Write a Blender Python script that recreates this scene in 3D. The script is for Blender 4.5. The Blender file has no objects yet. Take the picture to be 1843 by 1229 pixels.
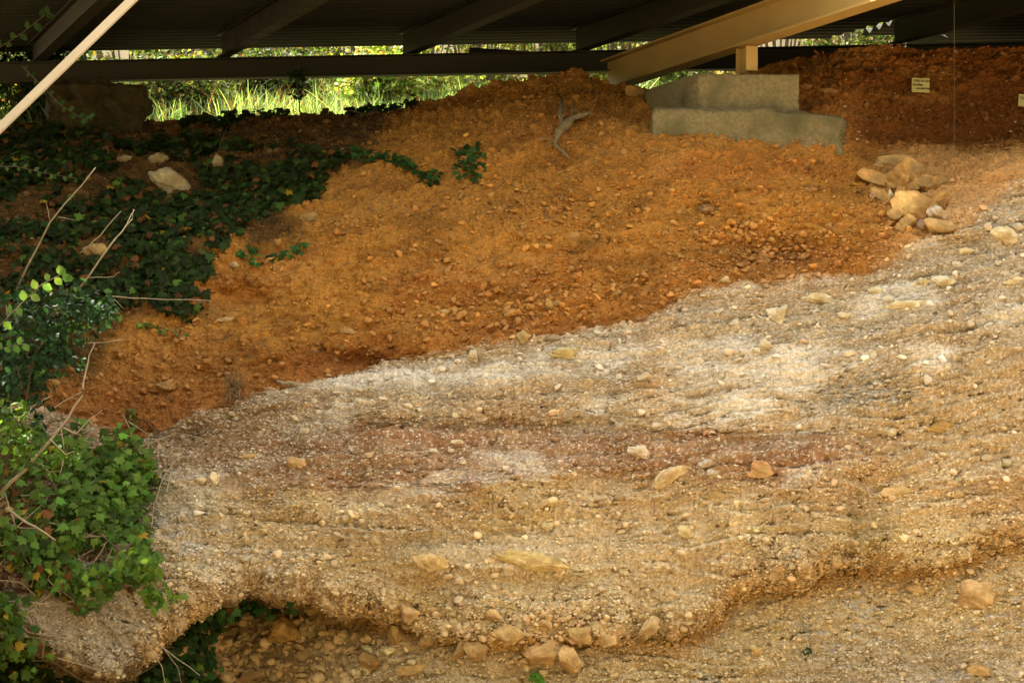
import bpy, math, random
import numpy as np
from mathutils import Vector, Matrix
random.seed(7); RNG = np.random.default_rng(11)
R = math.radians
SC = bpy.context.scene; COL = SC.collection
# ------------------------------------------------------------------ camera
F = 3070.0; CX = 921.5; CY = 614.5; H = 3.0            # focal length in photo pixels, centre, eye height
cam_d = bpy.data.cameras.new('camera'); cam = bpy.data.objects.new('camera', cam_d); COL.objects.link(cam)
cam.location = (0, 0, H); cam.rotation_euler = (R(90), 0, 0)
cam_d.sensor_width = 36; cam_d.lens = 36 * F / 1843; cam_d.clip_end = 2000; cam_d.clip_start = .05
SC.camera = cam
# ------------------------------------------------------------------ light
SUN_EL, SUN_AZ = 52.0, -52.0      # azimuth from +Y (away from camera), negative = to the left
w = bpy.data.worlds.new('World'); SC.world = w; w.use_nodes = True
nt = w.node_tree; bg = nt.nodes['Background']
sky = nt.nodes.new('ShaderNodeTexSky'); sky.sky_type = 'NISHITA'; sky.sun_disc = False
sky.sun_elevation = R(SUN_EL); sky.sun_rotation = R(SUN_AZ)
sky.dust_density = 3.0; sky.air_density = 1.0; sky.altitude = 100
hs = nt.nodes.new('ShaderNodeHueSaturation'); hs.inputs['Saturation'].default_value = .45
tint = nt.nodes.new('ShaderNodeMix'); tint.data_type = 'RGBA'; tint.blend_type = 'MULTIPLY'; tint.inputs[0].default_value = 1
tint.inputs[7].default_value = (1.0, .86, .63, 1)
nt.links.new(sky.outputs[0], hs.inputs['Color']); nt.links.new(hs.outputs[0], tint.inputs[6])
nt.links.new(tint.outputs[2], bg.inputs['Color']); bg.inputs['Strength'].default_value = .15
sl = bpy.data.lights.new('sun', 'SUN'); sl.energy = 4.0; sl.angle = R(.5); sl.color = (1, .93, .80)
so = bpy.data.objects.new('sun', sl); COL.objects.link(so)
sd = Vector((math.sin(R(SUN_AZ)) * math.cos(R(SUN_EL)), math.cos(R(SUN_AZ)) * math.cos(R(SUN_EL)), math.sin(R(SUN_EL))))
so.rotation_euler = sd.to_track_quat('Z', 'Y').to_euler(); so.location = (0, 0, 30)
SC.view_settings.view_transform = 'Standard'; SC.view_settings.look = 'None'; SC.view_settings.gamma = 1
SC.view_settings.exposure = 2.62
SC.cycles.max_bounces = 6; SC.cycles.diffuse_bounces = 4; SC.cycles.transparent_max_bounces = 4
SC.cycles.use_denoising = True

def W(px, py, Y): return ((px - CX) / F * Y, Y, (CY - py) / F * Y + H)
def atz(px, py, z):                                   # z above the eye
    Y = z * F / (CY - py); return Vector(((px - CX) / F * Y, Y, z + H))
# ------------------------------------------------------------------ noise
def _h(i, j, s):
    n = (i.astype(np.int64) * 374761393 + j.astype(np.int64) * 668265263 + s * 2147483647) & 0xffffffff
    n = ((n ^ (n >> 13)) * 1274126177) & 0xffffffff
    n = ((n ^ (n >> 16)) * 2246822519) & 0xffffffff
    return ((n ^ (n >> 15)) & 0xffffff) / float(0xffffff)
def vnoise(x, y, s=0):
    i = np.floor(x); j = np.floor(y); fx = x - i; fy = y - j
    fx = fx * fx * fx * (fx * (fx * 6 - 15) + 10); fy = fy * fy * fy * (fy * (fy * 6 - 15) + 10)
    a = _h(i, j, s); b = _h(i + 1, j, s); c = _h(i, j + 1, s); d = _h(i + 1, j + 1, s)
    return (a + (b - a) * fx) * (1 - fy) + (c + (d - c) * fx) * fy
def fbm(x, y, s=0, o=4, g=.5):
    r = 0; a = 1; t = 0
    for k in range(o):
        r = r + a * (vnoise(x * 2 ** k + 17.3 * k, y * 2 ** k - 9.1 * k, s + k) - .5); t += a; a *= g
    return r / t * 2
def worley(x, y, s=0):                                # F1, F2, cell id
    i = np.floor(x); j = np.floor(y)
    f1 = np.full(x.shape, 9.); f2 = np.full(x.shape, 9.); cid = np.zeros(x.shape)
    for a in (-1, 0, 1):
        for b in (-1, 0, 1):
            ii = i + a; jj = j + b
            d = np.hypot(ii + .1 + .8 * _h(ii, jj, s) - x, jj + .1 + .8 * _h(ii, jj, s + 5) - y)
            c = _h(ii, jj, s + 9); m = d < f1
            f2 = np.where(m, f1, np.minimum(f2, d)); cid = np.where(m, c, cid); f1 = np.where(m, d, f1)
    return f1, f2, cid
def sm(a, b, x):
    t = np.clip((x - a) / (b - a), 0, 1); return t * t * (3 - 2 * t)
def inpoly(px, py, poly):
    c = np.zeros(px.shape, bool); n = len(poly)
    for k in range(n):
        x0, y0 = poly[k]; x1, y1 = poly[(k + 1) % n]
        m = (y0 > py) != (y1 > py)
        c ^= m & (px < (x1 - x0) * (py - y0) / ((y1 - y0) if y1 != y0 else 1e-9) + x0)
    return c
def lin(r, g, b):
    f = lambda c: ((c / 255 + .055) / 1.055) ** 2.4 if c > 10 else c / 3295
    return np.array([f(r), f(g), f(b)])
# ------------------------------------------------------------------ mesh + object helpers
def mesh_np(name, V, faces, mats, col=None, smooth=False, midx=None):
    V = np.asarray(V, np.float32); me = bpy.data.meshes.new(name); me.vertices.add(len(V)); me.vertices.foreach_set('co', V.ravel())
    if not isinstance(faces, list): faces = [faces]
    faces = [np.asarray(f, np.int32) for f in faces if len(f)]
    tot = np.concatenate([np.full(len(f), f.shape[1], np.int32) for f in faces]); st = np.concatenate([[0], np.cumsum(tot)[:-1]]).astype(np.int32)
    idx = np.concatenate([f.ravel() for f in faces])
    me.loops.add(len(idx)); me.loops.foreach_set('vertex_index', idx)
    me.polygons.add(len(tot)); me.polygons.foreach_set('loop_start', st); me.polygons.foreach_set('loop_total', tot)
    if smooth: me.polygons.foreach_set('use_smooth', np.ones(len(tot), bool))
    if midx is not None: me.polygons.foreach_set('material_index', np.asarray(midx, np.int32))
    if col is not None:
        a = me.attributes.new('Col', 'FLOAT_COLOR', 'POINT'); c = np.ones((len(V), 4), np.float32); c[:, :3] = col; a.data.foreach_set('color', c.ravel())
    for m in (mats if isinstance(mats, (list, tuple)) else [mats]): me.materials.append(m)
    me.update(calc_edges=True); return me
def link(name, me, parent=None, loc=None):
    o = bpy.data.objects.new(name, me); COL.objects.link(o)
    if loc is not None: o.location = loc
    if parent: o.parent = parent
    return o
def tag(o, label=None, cat=None, group=None, kind=None):
    if label: o['label'] = label
    if cat: o['category'] = cat
    if group: o['group'] = group
    if kind: o['kind'] = kind
    return o
def empty(name, loc, label, cat, group=None):
    o = link(name, None, None, loc); o.empty_display_size = .1; return tag(o, label, cat, group)
def child(name, V, faces, mat, parent, **k):          # V in world coordinates; parent an unrotated object
    o = link(name, mesh_np(name, np.asarray(V, float) - np.array(parent.location), faces, mat, **k), parent); return o
class MB:
    def __init__(s): s.v = []; s.f = []
    def add(s, V, Fs):
        b = len(s.v); s.v += [tuple(p) for p in V]; s.f += [tuple(b + i for i in f) for f in Fs]; return s
    def box(s, c, size, M=None):
        c = Vector(c); h = Vector(size) / 2; V = []
        for sx in (-1, 1):
            for sy in (-1, 1):
                for sz in (-1, 1):
                    p = Vector((sx * h.x, sy * h.y, sz * h.z)); V.append(c + (M @ p if M else p))
        return s.add(V, [(0, 1, 3, 2), (4, 6, 7, 5), (0, 4, 5, 1), (2, 3, 7, 6), (0, 2, 6, 4), (1, 5, 7, 3)])
    def prism(s, prof, A, B, side, up):               # profile (u,v) swept from A to B
        n = len(prof); V = [A + side * u + up * v for u, v in prof] + [B + side * u + up * v for u, v in prof]
        return s.add(V, [tuple(range(n))[::-1], tuple(range(n, 2 * n))] + [(i, (i + 1) % n, n + (i + 1) % n, n + i) for i in range(n)])
    def tube(s, pts, rad, n=6, jit=0):
        pts = [Vector(p) for p in pts]; N = len(pts); V = []; ref = Vector((.13, .2, .97))
        for k, p in enumerate(pts):
            t = (pts[min(k + 1, N - 1)] - pts[max(k - 1, 0)]).normalized()
            a = t.cross(ref if abs(t.dot(ref)) < .95 else Vector((1, 0, 0))).normalized(); b = t.cross(a)
            r = rad[k] if hasattr(rad, '__len__') else rad
            for i in range(n):
                q = r * (1 + jit * (random.random() - .5)); an = 2 * math.pi * i / n
                V.append(p + a * math.cos(an) * q + b * math.sin(an) * q)
        Fs = [(k * n + i, k * n + (i + 1) % n, (k + 1) * n + (i + 1) % n, (k + 1) * n + i) for k in range(N - 1) for i in range(n)]
        return s.add(V, Fs + [tuple(range(n))[::-1], tuple(range((N - 1) * n, N * n))])
    def mesh(s, name, mat, origin=(0, 0, 0), bevel=0, smooth=False):
        me = bpy.data.meshes.new(name); me.from_pydata([tuple(Vector(p) - Vector(origin)) for p in s.v], [], s.f)
        for m in (mat if isinstance(mat, (list, tuple)) else [mat]): me.materials.append(m)
        if smooth:
            for p in me.polygons: p.use_smooth = True
        return me
    def child(s, name, mat, parent, **k): return link(name, s.mesh(name, mat, parent.location, **k), parent)
    def obj(s, name, mat, origin=(0, 0, 0), **k): return link(name, s.mesh(name, mat, origin, **k), None, origin)
# ------------------------------------------------------------------ materials
def mat(name, col=None, attr=False, rough=.9, noise=.0, nscale=20, bump=0, bscale=60, metal=0, trans=0, stain=None, spec=.25, vor=0, vscale=80):
    m = bpy.data.materials.new(name); m.use_nodes = True; t = m.node_tree; N = t.nodes; L = t.links
    p = N['Principled BSDF']; p.inputs['Roughness'].default_value = rough; p.inputs['Metallic'].default_value = metal
    p.inputs['Specular IOR Level'].default_value = spec
    geo = N.new('ShaderNodeTexCoord')
    if attr: a = N.new('ShaderNodeAttribute'); a.attribute_name = 'Col'; c = a.outputs['Color']
    else: a = N.new('ShaderNodeRGB'); a.outputs[0].default_value = (*col, 1); c = a.outputs[0]
    if noise:
        n = N.new('ShaderNodeTexNoise'); n.inputs['Scale'].default_value = nscale; n.inputs['Detail'].default_value = 6; n.inputs['Roughness'].default_value = .65
        L.new(geo.outputs['Object'], n.inputs['Vector'])
        r = N.new('ShaderNodeMapRange'); r.inputs[1].default_value = .3; r.inputs[2].default_value = .7; r.inputs[3].default_value = 1 - noise; r.inputs[4].default_value = 1 + noise
        L.new(n.outputs[0], r.inputs[0])
        x = N.new('ShaderNodeVectorMath'); x.operation = 'SCALE'; L.new(c, x.inputs[0]); L.new(r.outputs[0], x.inputs['Scale']); c = x.outputs[0]
    if stain:
        n = N.new('ShaderNodeTexNoise'); n.inputs['Scale'].default_value = stain[1]; n.inputs['Detail'].default_value = 5; L.new(geo.outputs['Object'], n.inputs['Vector'])
        r = N.new('ShaderNodeMapRange'); r.inputs[1].default_value = .48; r.inputs[2].default_value = .68; L.new(n.outputs[0], r.inputs[0])
        mx = N.new('ShaderNodeMix'); mx.data_type = 'RGBA'; mx.inputs[7].default_value = (*stain[0], 1); L.new(r.outputs[0], mx.inputs[0]); L.new(c, mx.inputs[6]); c = mx.outputs[2]
    L.new(c, p.inputs['Base Color'])
    if bump:
        n = N.new('ShaderNodeTexNoise'); n.inputs['Scale'].default_value = bscale; n.inputs['Detail'].default_value = 5; n.inputs['Roughness'].default_value = .7
        L.new(geo.outputs['Object'], n.inputs['Vector']); hgt = n.outputs[0]
        if vor:
            v = N.new('ShaderNodeTexVoronoi'); v.inputs['Scale'].default_value = vscale
            mp = N.new('ShaderNodeMapping'); mp.inputs['Scale'].default_value = (.7, 1, 1.5); L.new(geo.outputs['Object'], mp.inputs[0]); L.new(mp.outputs[0], v.inputs['Vector'])
            s = N.new('ShaderNodeMath'); s.operation = 'MULTIPLY_ADD'; s.inputs[1].default_value = -vor; L.new(v.outputs['Distance'], s.inputs[0]); L.new(hgt, s.inputs[2]); hgt = s.outputs[0]
        b = N.new('ShaderNodeBump'); b.inputs['Strength'].default_value = bump; b.inputs['Distance'].default_value = .018; L.new(hgt, b.inputs['Height']); L.new(b.outputs[0], p.inputs['Normal'])
    if trans:
        tr = N.new('ShaderNodeBsdfTranslucent'); ms = N.new('ShaderNodeMixShader'); ms.inputs[0].default_value = trans
        x = N.new('ShaderNodeVectorMath'); x.operation = 'MULTIPLY'; x.inputs[1].default_value = (2.2, 2.0, .8); L.new(c, x.inputs[0]); L.new(x.outputs[0], tr.inputs[0])
        L.new(p.outputs[0], ms.inputs[1]); L.new(tr.outputs[0], ms.inputs[2]); L.new(ms.outputs[0], N['Material Output'].inputs[0])
    return m
M_soil = mat('layered_soil', attr=True, rough=.95, noise=.22, nscale=45, bump=.45, bscale=80, vor=1.5, vscale=70, spec=.15)
M_grav = mat('gravel_stone', attr=True, rough=.9, noise=.2, nscale=60, bump=.4, bscale=120, spec=.2)
M_rock = mat('rock', attr=True, rough=.92, noise=.3, nscale=24, bump=1, bscale=38, spec=.2, stain=((.36, .24, .10), 7))
M_lime = mat('limestone', attr=True, rough=.9, noise=.25, nscale=26, bump=1, bscale=36, spec=.25, stain=((.42, .30, .13), 9))
M_conc = mat('weathered_concrete', (.275, .235, .125), rough=.92, noise=.3, nscale=38, bump=1, bscale=75, stain=((.15, .14, .07), 4))
M_steel = mat('painted_steel', (.42, .29, .095), rough=.55, noise=.08, nscale=3, spec=.4)
M_beam = mat('dark_olive_steel', (.024, .022, .009), rough=.55, noise=.12, nscale=3, spec=.4)
M_dark = mat('dark_steel', (.035, .032, .03), rough=.6, noise=.1, nscale=4)
M_sheet = mat('roof_sheet', (.022, .024, .014), rough=.6, noise=.15, nscale=2.5, spec=.4)
M_pole = mat('cream_paint', (.62, .57, .48), rough=.5, noise=.06, nscale=12)
M_leaf = mat('leaf', attr=True, rough=.6, noise=.2, nscale=30, trans=.3, spec=.2)
M_bark = mat('bark', (.15, .12, .08), rough=.9, noise=.3, nscale=20, bump=.5, bscale=60)
M_twig = mat('dry_twig', (.36, .31, .22), rough=.85, noise=.25, nscale=30)
M_root = mat('bleached_wood', (.25, .20, .11), rough=.9, noise=.3, nscale=25, bump=.6, bscale=70)
M_card = mat('cream_card', (.58, .55, .27), rough=.8, noise=.05, nscale=30)
M_ink = mat('black_ink', (.02, .02, .015), rough=.7, noise=.05)
M_string = mat('string', (.14, .12, .06), rough=.8, noise=.05)
M_mortar = mat('pillar_stone', (.06, .048, .02), rough=.95, noise=.4, nscale=7, bump=1, bscale=25, stain=((.05, .06, .02), 5))
M_ground = mat('bare_earth', (.34, .24, .13), rough=.95, noise=.25, nscale=1.5, bump=.5, bscale=12)
M_hill = mat('leaf_litter', (.10, .075, .04), rough=.95, noise=.5, nscale=6, bump=.8, bscale=18, stain=((.05, .075, .02), 3))
# ------------------------------------------------------------------ the cliff: feature lines (photo px -> py, distance)
def PL(*a): return np.array(a, float)
L_lip = PL((-300,1150),(0,1165),(70,1150),(140,1190),(200,1205),(270,1175),(330,1110),(400,1070),(450,1060),(520,1074),(570,1080),(620,1100),(700,1112),(800,1128),(900,1135),(1000,1132),(1100,1135),(1200,1140),(1260,1126),(1295,1095),(1325,1056),(1370,1040),(1450,1040),(1475,1024),(1560,1016),(1700,1008),(1760,985),(1843,960),(2150,950))
Y_lip = PL((-300,10.5),(0,10.7),(250,11.0),(450,11.2),(700,11.2),(1000,11.22),(1250,11.2),(1500,11.15),(2150,11.05))
D_rec = PL((-300,.5),(0,.5),(180,.45),(330,.7),(420,1.1),(520,1.05),(620,.7),(720,.22),(850,.05),(1000,.02),(1150,.06),(1230,.11),(1330,.16),(1500,.16),(1700,.10),(1760,.04),(2150,.05))
L_band = PL((-300,700),(0,720),(150,760),(240,800),(330,765),(400,740),(480,715),(560,695),(640,680),(700,650),(760,640),(820,635),(950,610),(1080,592),(1160,580),(1190,560),(1250,532),(1350,520),(1450,512),(1550,500),(1600,482),(1640,450),(1700,425),(1750,402),(1790,360),(1843,325),(2150,300))
Y_band = PL((-300,12.0),(0,12.1),(450,12.05),(700,11.95),(1000,11.88),(1450,11.82),(1700,11.8),(1843,11.8),(2150,11.8))
L_mid = PL((-300,440),(0,450),(250,450),(450,430),(700,410),(1000,385),(1250,380),(1500,375),(1600,365),(1700,345),(1750,330),(1843,295),(2150,270))
Y_mid = PL((-300,13.0),(0,13.0),(250,13.1),(450,13.0),(700,12.8),(1000,12.65),(1250,12.3),(1500,12.2),(1700,12.3),(1843,12.2),(2150,12.2))
L_up = PL((-300,290),(0,292),(250,292),(450,285),(700,262),(1000,232),(1150,245),(1250,250),(1500,250),(1530,254),(1560,264),(1700,262),(1843,240),(2150,235))
Y_up = PL((-300,14.3),(0,14.3),(250,14.3),(450,14.2),(700,13.8),(1000,13.45),(1170,12.86),(1250,12.80),(1500,12.86),(1560,13.3),(1700,13.5),(1843,13.5),(2150,13.5))
L_crest = PL((-300,232),(0,230),(250,223),(400,213),(500,208),(600,205),(700,195),(760,186),(850,162),(920,150),(1000,138),(1040,131),(1070,138),(1110,156),(1190,163),(1280,160),(1360,128),(1460,101),(1520,92),(1600,85),(1700,92),(1780,82),(1843,86),(2150,86))
Y_crest = PL((-300,15.2),(250,15.1),(600,15.0),(850,14.8),(1040,14.6),(1190,14.5),(1300,14.45),(1460,14.2),(1600,14.1),(2150,14.0))
ip = lambda L, x: np.interp(x, L[:, 0], L[:, 1])
PXS = np.concatenate([np.linspace(-700, -80, 60, endpoint=False), np.linspace(-80, 1923, 1180), np.linspace(1935, 2500, 60)])
def smooth_line(a, k):
    if k < 1: return a
    ker = np.hanning(2 * k + 3)[1:-1]; ker /= ker.sum(); p = np.pad(a, k, mode='edge'); return np.convolve(p, ker, 'valid')
jag = fbm(PXS / 28, PXS * 0, 31, 4) * 7; jag2 = fbm(PXS / 45, PXS * 0 + 3, 37, 5, .65) * 20
py_l = [None] * 9
lip = ip(L_lip, PXS) + jag2; yl = smooth_line(ip(Y_lip, PXS), 20)
band = smooth_line(ip(L_band, PXS), 3); yb = smooth_line(ip(Y_band, PXS), 30)
mid = smooth_line(ip(L_mid, PXS), 30); ym = smooth_line(ip(Y_mid, PXS), 30)
up = smooth_line(ip(L_up, PXS), 10); yu = smooth_line(ip(Y_up, PXS), 10)
cr = smooth_line(ip(L_crest, PXS), 3) + jag * .5; yc = smooth_line(ip(Y_crest, PXS), 10)
rec = smooth_line(ip(D_rec, PXS), 8)
base_y = yl + rec * .5 - .12
LN = [  # (py, Y, rows to the next line)
    (CY + F * (H + .3) / base_y, base_y, 170),
    (lip + 60, yl + rec * .92, 34),
    (lip + 6, yl + rec, 26),
    (lip, yl + .02, 26),
    (lip - 45 , yl - .02, 110),
    (band * .45 + lip * .55 - 30, yl + .12, 110),
    (band * .75 + lip * .25 - 20, (yb * .6 + yl * .4), 130),
    (band, yb, 150), (mid, ym, 130), (up, yu, 120), (cr, yc, 0)]
rowsP = []; rowsY = []
for k in range(len(LN) - 1):
    (a, ya, n), (b, yb_, _) = LN[k], LN[k + 1]
    for t in np.arange(n) / n: rowsP.append(a + (b - a) * t); rowsY.append(ya + (yb_ - ya) * t)
rowsP.append(LN[-1][0]); rowsY.append(LN[-1][1])
PY = np.array(rowsP); YY = np.array(rowsY); NR, NC = PY.shape; PX = np.broadcast_to(PXS, (NR, NC)).copy()
# soften the distance between lines, except right at the overhang
def blur_rows(A, k):
    ker = np.hanning(2 * k + 3)[1:-1]; ker /= ker.sum(); P = np.pad(A, ((k, k), (0, 0)), mode='edge'); out = np.zeros_like(A)
    for i in range(2 * k + 1): out += ker[i] * P[i:i + A.shape[0]]
    return out
def blur_cols(A, k): return blur_rows(A.T, k).T
lipmask = np.exp(-((np.arange(NR) - 232) / 22.) ** 2)[:, None]
YY = YY + .05 * fbm(PX / 90, PY / 55, 201, 4) * sm(560, 700, PY)
YY = blur_rows(YY, 22) * (1 - lipmask) + blur_rows(YY, 4) * lipmask
# local shapes: hollows (+) and bulges (-):  px, py, rx, ry, metres away
for (a, b, rx, ry, d) in [(1390,462,100,40,.2),(1280,380,45,22,.07),(690,655,130,28,.16),(440,540,60,26,.16),(870,770,330,26,.10),(1350,790,200,22,.07),
        (1010,235,60,40,-.05),(1600,760,180,60,.08),(1560,905,40,70,.08),(330,800,110,25,.12),(1620,350,90,50,.05),(1740,400,60,30,-.1),(480,1180,180,60,-.1),
        (1500,700,90,50,.06),(960,1010,170,26,-.10),(770,1010,60,28,-.12),(1100,860,60,16,.06),(900,440,200,60,-.08),(1200,300,200,60,-.05),(620,880,260,20,.05),
        (1575,285,30,18,.08),(1800,300,80,30,-.08),(1560,330,30,40,-.06),(360,700,150,50,.08),(1100,690,12,110,.03),(1175,690,30,110,-.05),(1530,960,20,60,.04)]:
    YY += d * np.exp(-((PX - a) / rx) ** 2 - ((PY - b) / ry) ** 2)
YY = YY * (1 - .42 * sm(-90, -620, PX));  # unseen left end bent towards the viewer, added to darken the left slope
YY = YY + lipmask * .07 * fbm(PX / 22, PY / 16, 203, 4, .6)
X = (PX - CX) / F * YY; Z = (CY - PY) / F * YY + H
# arc length coordinates
S = np.zeros_like(X); S[1:] = np.cumsum(np.sqrt(np.diff(YY, axis=0) ** 2 + np.diff(Z, axis=0) ** 2), axis=0)
S = Z + .9 * blur_cols(blur_rows(YY, 30), 30) + 20
# region masks
nz = fbm(X * 2.2, S * 2.2, 3, 4); nf = fbm(X * 9, S * 9, 8, 3)
LB = ip(L_band, PX); LL = ip(L_lip, PX)
scree = sm(8, -10, PY - LB + nz * 10 + nf * 8)                        # 1 above the pale bed
L_red0 = PL((0,820),(250,850),(400,812),(520,785),(600,768),(900,775),(1150,785),(1300,795),(1500,790),(1600,800),(2150,800))
L_red1 = PL((0,850),(250,870),(400,855),(500,870),(700,895),(900,868),(1150,860),(1350,872),(1500,850),(1600,840),(2150,840))
red_a = sm(-22, 14, PY - ip(L_red0, PX) + nz * 26 + nf * 12) * sm(16, -18, PY - ip(L_red1, PX) + nz * 22 + nf * 10)
red = red_a * sm(1720, 1420, PX + nz * 90) * (1 - scree)
lower = sm(-12, 18, PY - ip(L_red1, PX) + nz * 22) * (1 - scree)
under = sm(-6, 14, PY - LL)
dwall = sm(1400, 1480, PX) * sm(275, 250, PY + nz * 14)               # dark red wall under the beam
pale = (1 - scree) * (1 - lower)
C = np.zeros((NR, NC, 3))
def put(mask, c):
    global C
    m = np.clip(mask, 0, 1)[..., None]; C = C * (1 - m) + np.array(c) * m
c_scree = np.array((.43, .208, .045)); c_pale = np.array((.50, .425, .32)); c_red = np.array((.30, .145, .065)); c_low = np.array((.58, .475, .315)); c_ochre = np.array((.42, .23, .045)); c_dred = np.array((.20, .072, .016))
put(np.ones_like(X), c_scree)
put(pale, c_pale); put(lower, c_low)
put((1 - scree) * (1 - lower) * sm(1330, 1700, PX + nz * 120) * sm(560, 700, PY + nz * 60) * .75, (.50, .37, .20))
put((1 - scree) * .45 * sm(-.05, .5, nz) * (1 - lower), (.45, .33, .19))
put((1 - scree) * sm(60, 0, PY - LB) * .5, (.46, .29, .13))
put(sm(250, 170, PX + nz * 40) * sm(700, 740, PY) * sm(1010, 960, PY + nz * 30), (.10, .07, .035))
put(red * (.7 + .3 * sm(-.35, .25, fbm(X * 2.4, S * 7, 83, 4))) * .85, c_red)
put(lower * sm(970, 860, PY + nz * 60) * .7, (.42, .28, .15))
put(lower * np.exp(-((PY - LL + 8) / 22.) ** 2) * .6, c_ochre)
put(lower * sm(.1, .6, fbm(X * 1.3, S * 2.5, 77, 4)) * .5, (.50, .35, .12))
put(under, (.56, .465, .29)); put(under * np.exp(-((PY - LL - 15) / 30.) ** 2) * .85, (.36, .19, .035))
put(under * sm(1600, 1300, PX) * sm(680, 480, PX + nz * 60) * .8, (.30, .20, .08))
gp = sm(.15, .5, .6 * fbm(X * 3, S * 5, 55, 3) + .75 * fbm(X * 22, S * 40, 58, 4))
put(under * gp * sm(1150, 1350, PX + nz * 100) * sm(-40, 60, PY - LL - 40) * .85, (.42, .40, .37))
put(gp * sm(600, 420, PX + nz * 60) * sm(850, 900, PY) * (1 - under) * .7, (.38, .36, .34))
put(gp * (1 - scree) * np.exp(-((PX - 1560) / 200.) ** 2 - ((PY - 700) / 60.) ** 2) * .8, (.34, .34, .31))
put(gp * (1 - scree) * np.exp(-((PX - 360) / 130.) ** 2 - ((PY - 795) / 28.) ** 2) * .9, (.10, .10, .085))
wp = sm(.05, .5, fbm(X * 1.5, S * 3.2, 101, 4))
put(pale * wp * .75, (.80, .77, .71))
put(lower * (1 - under) * sm(.1, .5, fbm(X * 1.8, S * 4, 107, 4)) * .5, (.66, .58, .40))
put(pale * sm(.1, .55, fbm(X * 2.3, S * 5.5, 103, 4)) * .5, (.36, .25, .14))
put(scree * (1 - dwall) * sm(.05, .4, fbm(X * 3.1, S * 4.2, 105, 4)) * .6, (.25, .115, .03))
put(scree * np.exp(-((PX - 1380) / 110.) ** 2 - ((PY - 462) / 42.) ** 2) * .7, (.25, .125, .045))
put(pale * sm(640, 440, PX + nz * 60) * sm(870, 840, PY) * .85, (.30, .19, .095))
put(scree * sm(640, 420, PX + nz * 80) * sm(590, 660, PY + nz * 30) * .6, (.27, .125, .04))
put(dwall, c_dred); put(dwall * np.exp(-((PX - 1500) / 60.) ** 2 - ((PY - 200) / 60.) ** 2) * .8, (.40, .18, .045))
put(scree * sm(.15, .6, fbm(X * 1.1, S * 1.6, 91, 4)) * .5, (.36, .135, .03))
put(scree * sm(.1, .5, fbm(X * 1.7, S * 2.6, 95, 4)) * .45, (.50, .26, .075))
put(scree * np.exp(-((PX - 640) / 130.) ** 2 - ((PY - 650) / 30.) ** 2) * .85, (.20, .068, .018))
put(scree * sm(60, 10, np.abs(PY - LB + 25)) * .35, (.30, .115, .035))
put(scree * np.exp(-((PX - 250) / 260.) ** 2 - ((PY - 720) / 45.) ** 2) * .5, (.27, .10, .03))
put(scree * sm(1540, 1660, PX) * sm(250, 285, PY + nz * 10) * .85, (.66, .38, .15)); put(scree * sm(1620, 1760, PX + nz * 40) * sm(320, 370, PY + nz * 20) * .6, (.62, .43, .25))  # right ledge: light it would catch is painted in as a brighter colour
put(np.exp(-((PX - 1535) / 26.) ** 2 - ((PY - 900) / 75.) ** 2) * sm(-.2, .4, nf) * .75, (.20, .155, .08))
put(np.exp(-((PX - 1560) / 90.) ** 2 - ((PY - 960) / 40.) ** 2) * .45, (.36, .29, .11))
put(np.exp(-((PX - 1175) / 28.) ** 2 - ((PY - 680) / 90.) ** 2) * .5 * (1 - scree), (.47, .30, .14))
put(sm(300, 200, PX) * sm(950, 1050, PY) * (1 - under) * .8, (.44, .40, .33))
put(np.exp(-((PX - 335) / 90.) ** 2 - ((PY - 970) / 90.) ** 2) * .6 * sm(-.3, .3, nf), (.47, .45, .43))
put(under * sm(1350, 1500, PX) * sm(1120, 1190, PY + nz * 30) * .5, (.45, .42, .38))
put(blur_cols(blur_rows(1.0 * inpoly(PX + nz * 110, PY + nz * 40 + nf * 24, [(-900,120),(330,180),(700,175),(790,185),(680,245),(640,285),(600,330),(520,390),(430,430),(380,560),(280,600),(180,620),(100,720),(120,850),(-900,900)]), 14), 14) * scree * (.72 + .22 * sm(-.3, .3, nf)), (.055, .037, .016))  # dark litter, plus the shade of the upper left slope painted in
C *= (1 + .13 * nz + .10 * nf)[..., None]
# fine cells: pebbles and flakes pressed in the face
f1, f2, cid = worley(X * 30, S * 48, 21); g1, g2, gid = worley(X * 62 + 3, S * 105, 23); h1, h2, hid = worley(X * 13, S * 22, 27)
cell = np.clip((f2 - f1) * 2.2, 0, 1); gcell = np.clip((g2 - g1) * 2.2, 0, 1); hcell = np.clip((h2 - h1) * 2.5, 0, 1)
clus = sm(-.2, .45, fbm(X * 3, S * 4, 41, 3))
amp = (.014 * scree * clus + .011 * pale + .014 * lower * (1 - under) + .016 * under)
disp = amp * cell * (.3 + cid) + (.007 + .005 * lower) * gcell * gid + .034 * hcell * sm(.55, 1, hid) * (.5 + .5 * scree)
disp += .05 * fbm(X * 1.6, S * 2.0, 61, 3) + .050 * fbm(X * 5, S * 8, 63, 5, .64) * (.8 + .5 * dwall) + .015 * fbm(X * 24, S * 34, 65, 4, .65) + .03 * (1 - scree) * fbm(X * 2.2, S * 15, 67, 4, .6) + .02 * scree * fbm(X * 9, S * 13, 69, 4, .6)
disp += -.05 * sm(.35, .7, fbm(X * 14, S * 26, 73, 4, .65)) - .035 * sm(.45, .8, fbm(X * 4, S * 9, 71, 3))
led = np.mod(S * 6.5 + 1.5 * fbm(X * .9, S * 1.4, 131, 4) + X * .10, 1.0)      # broken ledges along the bedding
disp += (1 - scree) * .045 * (np.abs(led) ** .6) * (1 - sm(.90, 1.0, led)) * sm(-.25, .3, fbm(X * 1.7, S * 3, 133, 4))
led2 = np.mod(S * 15 + 2.0 * fbm(X * 2, S * 3, 135, 4), 1.0)
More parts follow.
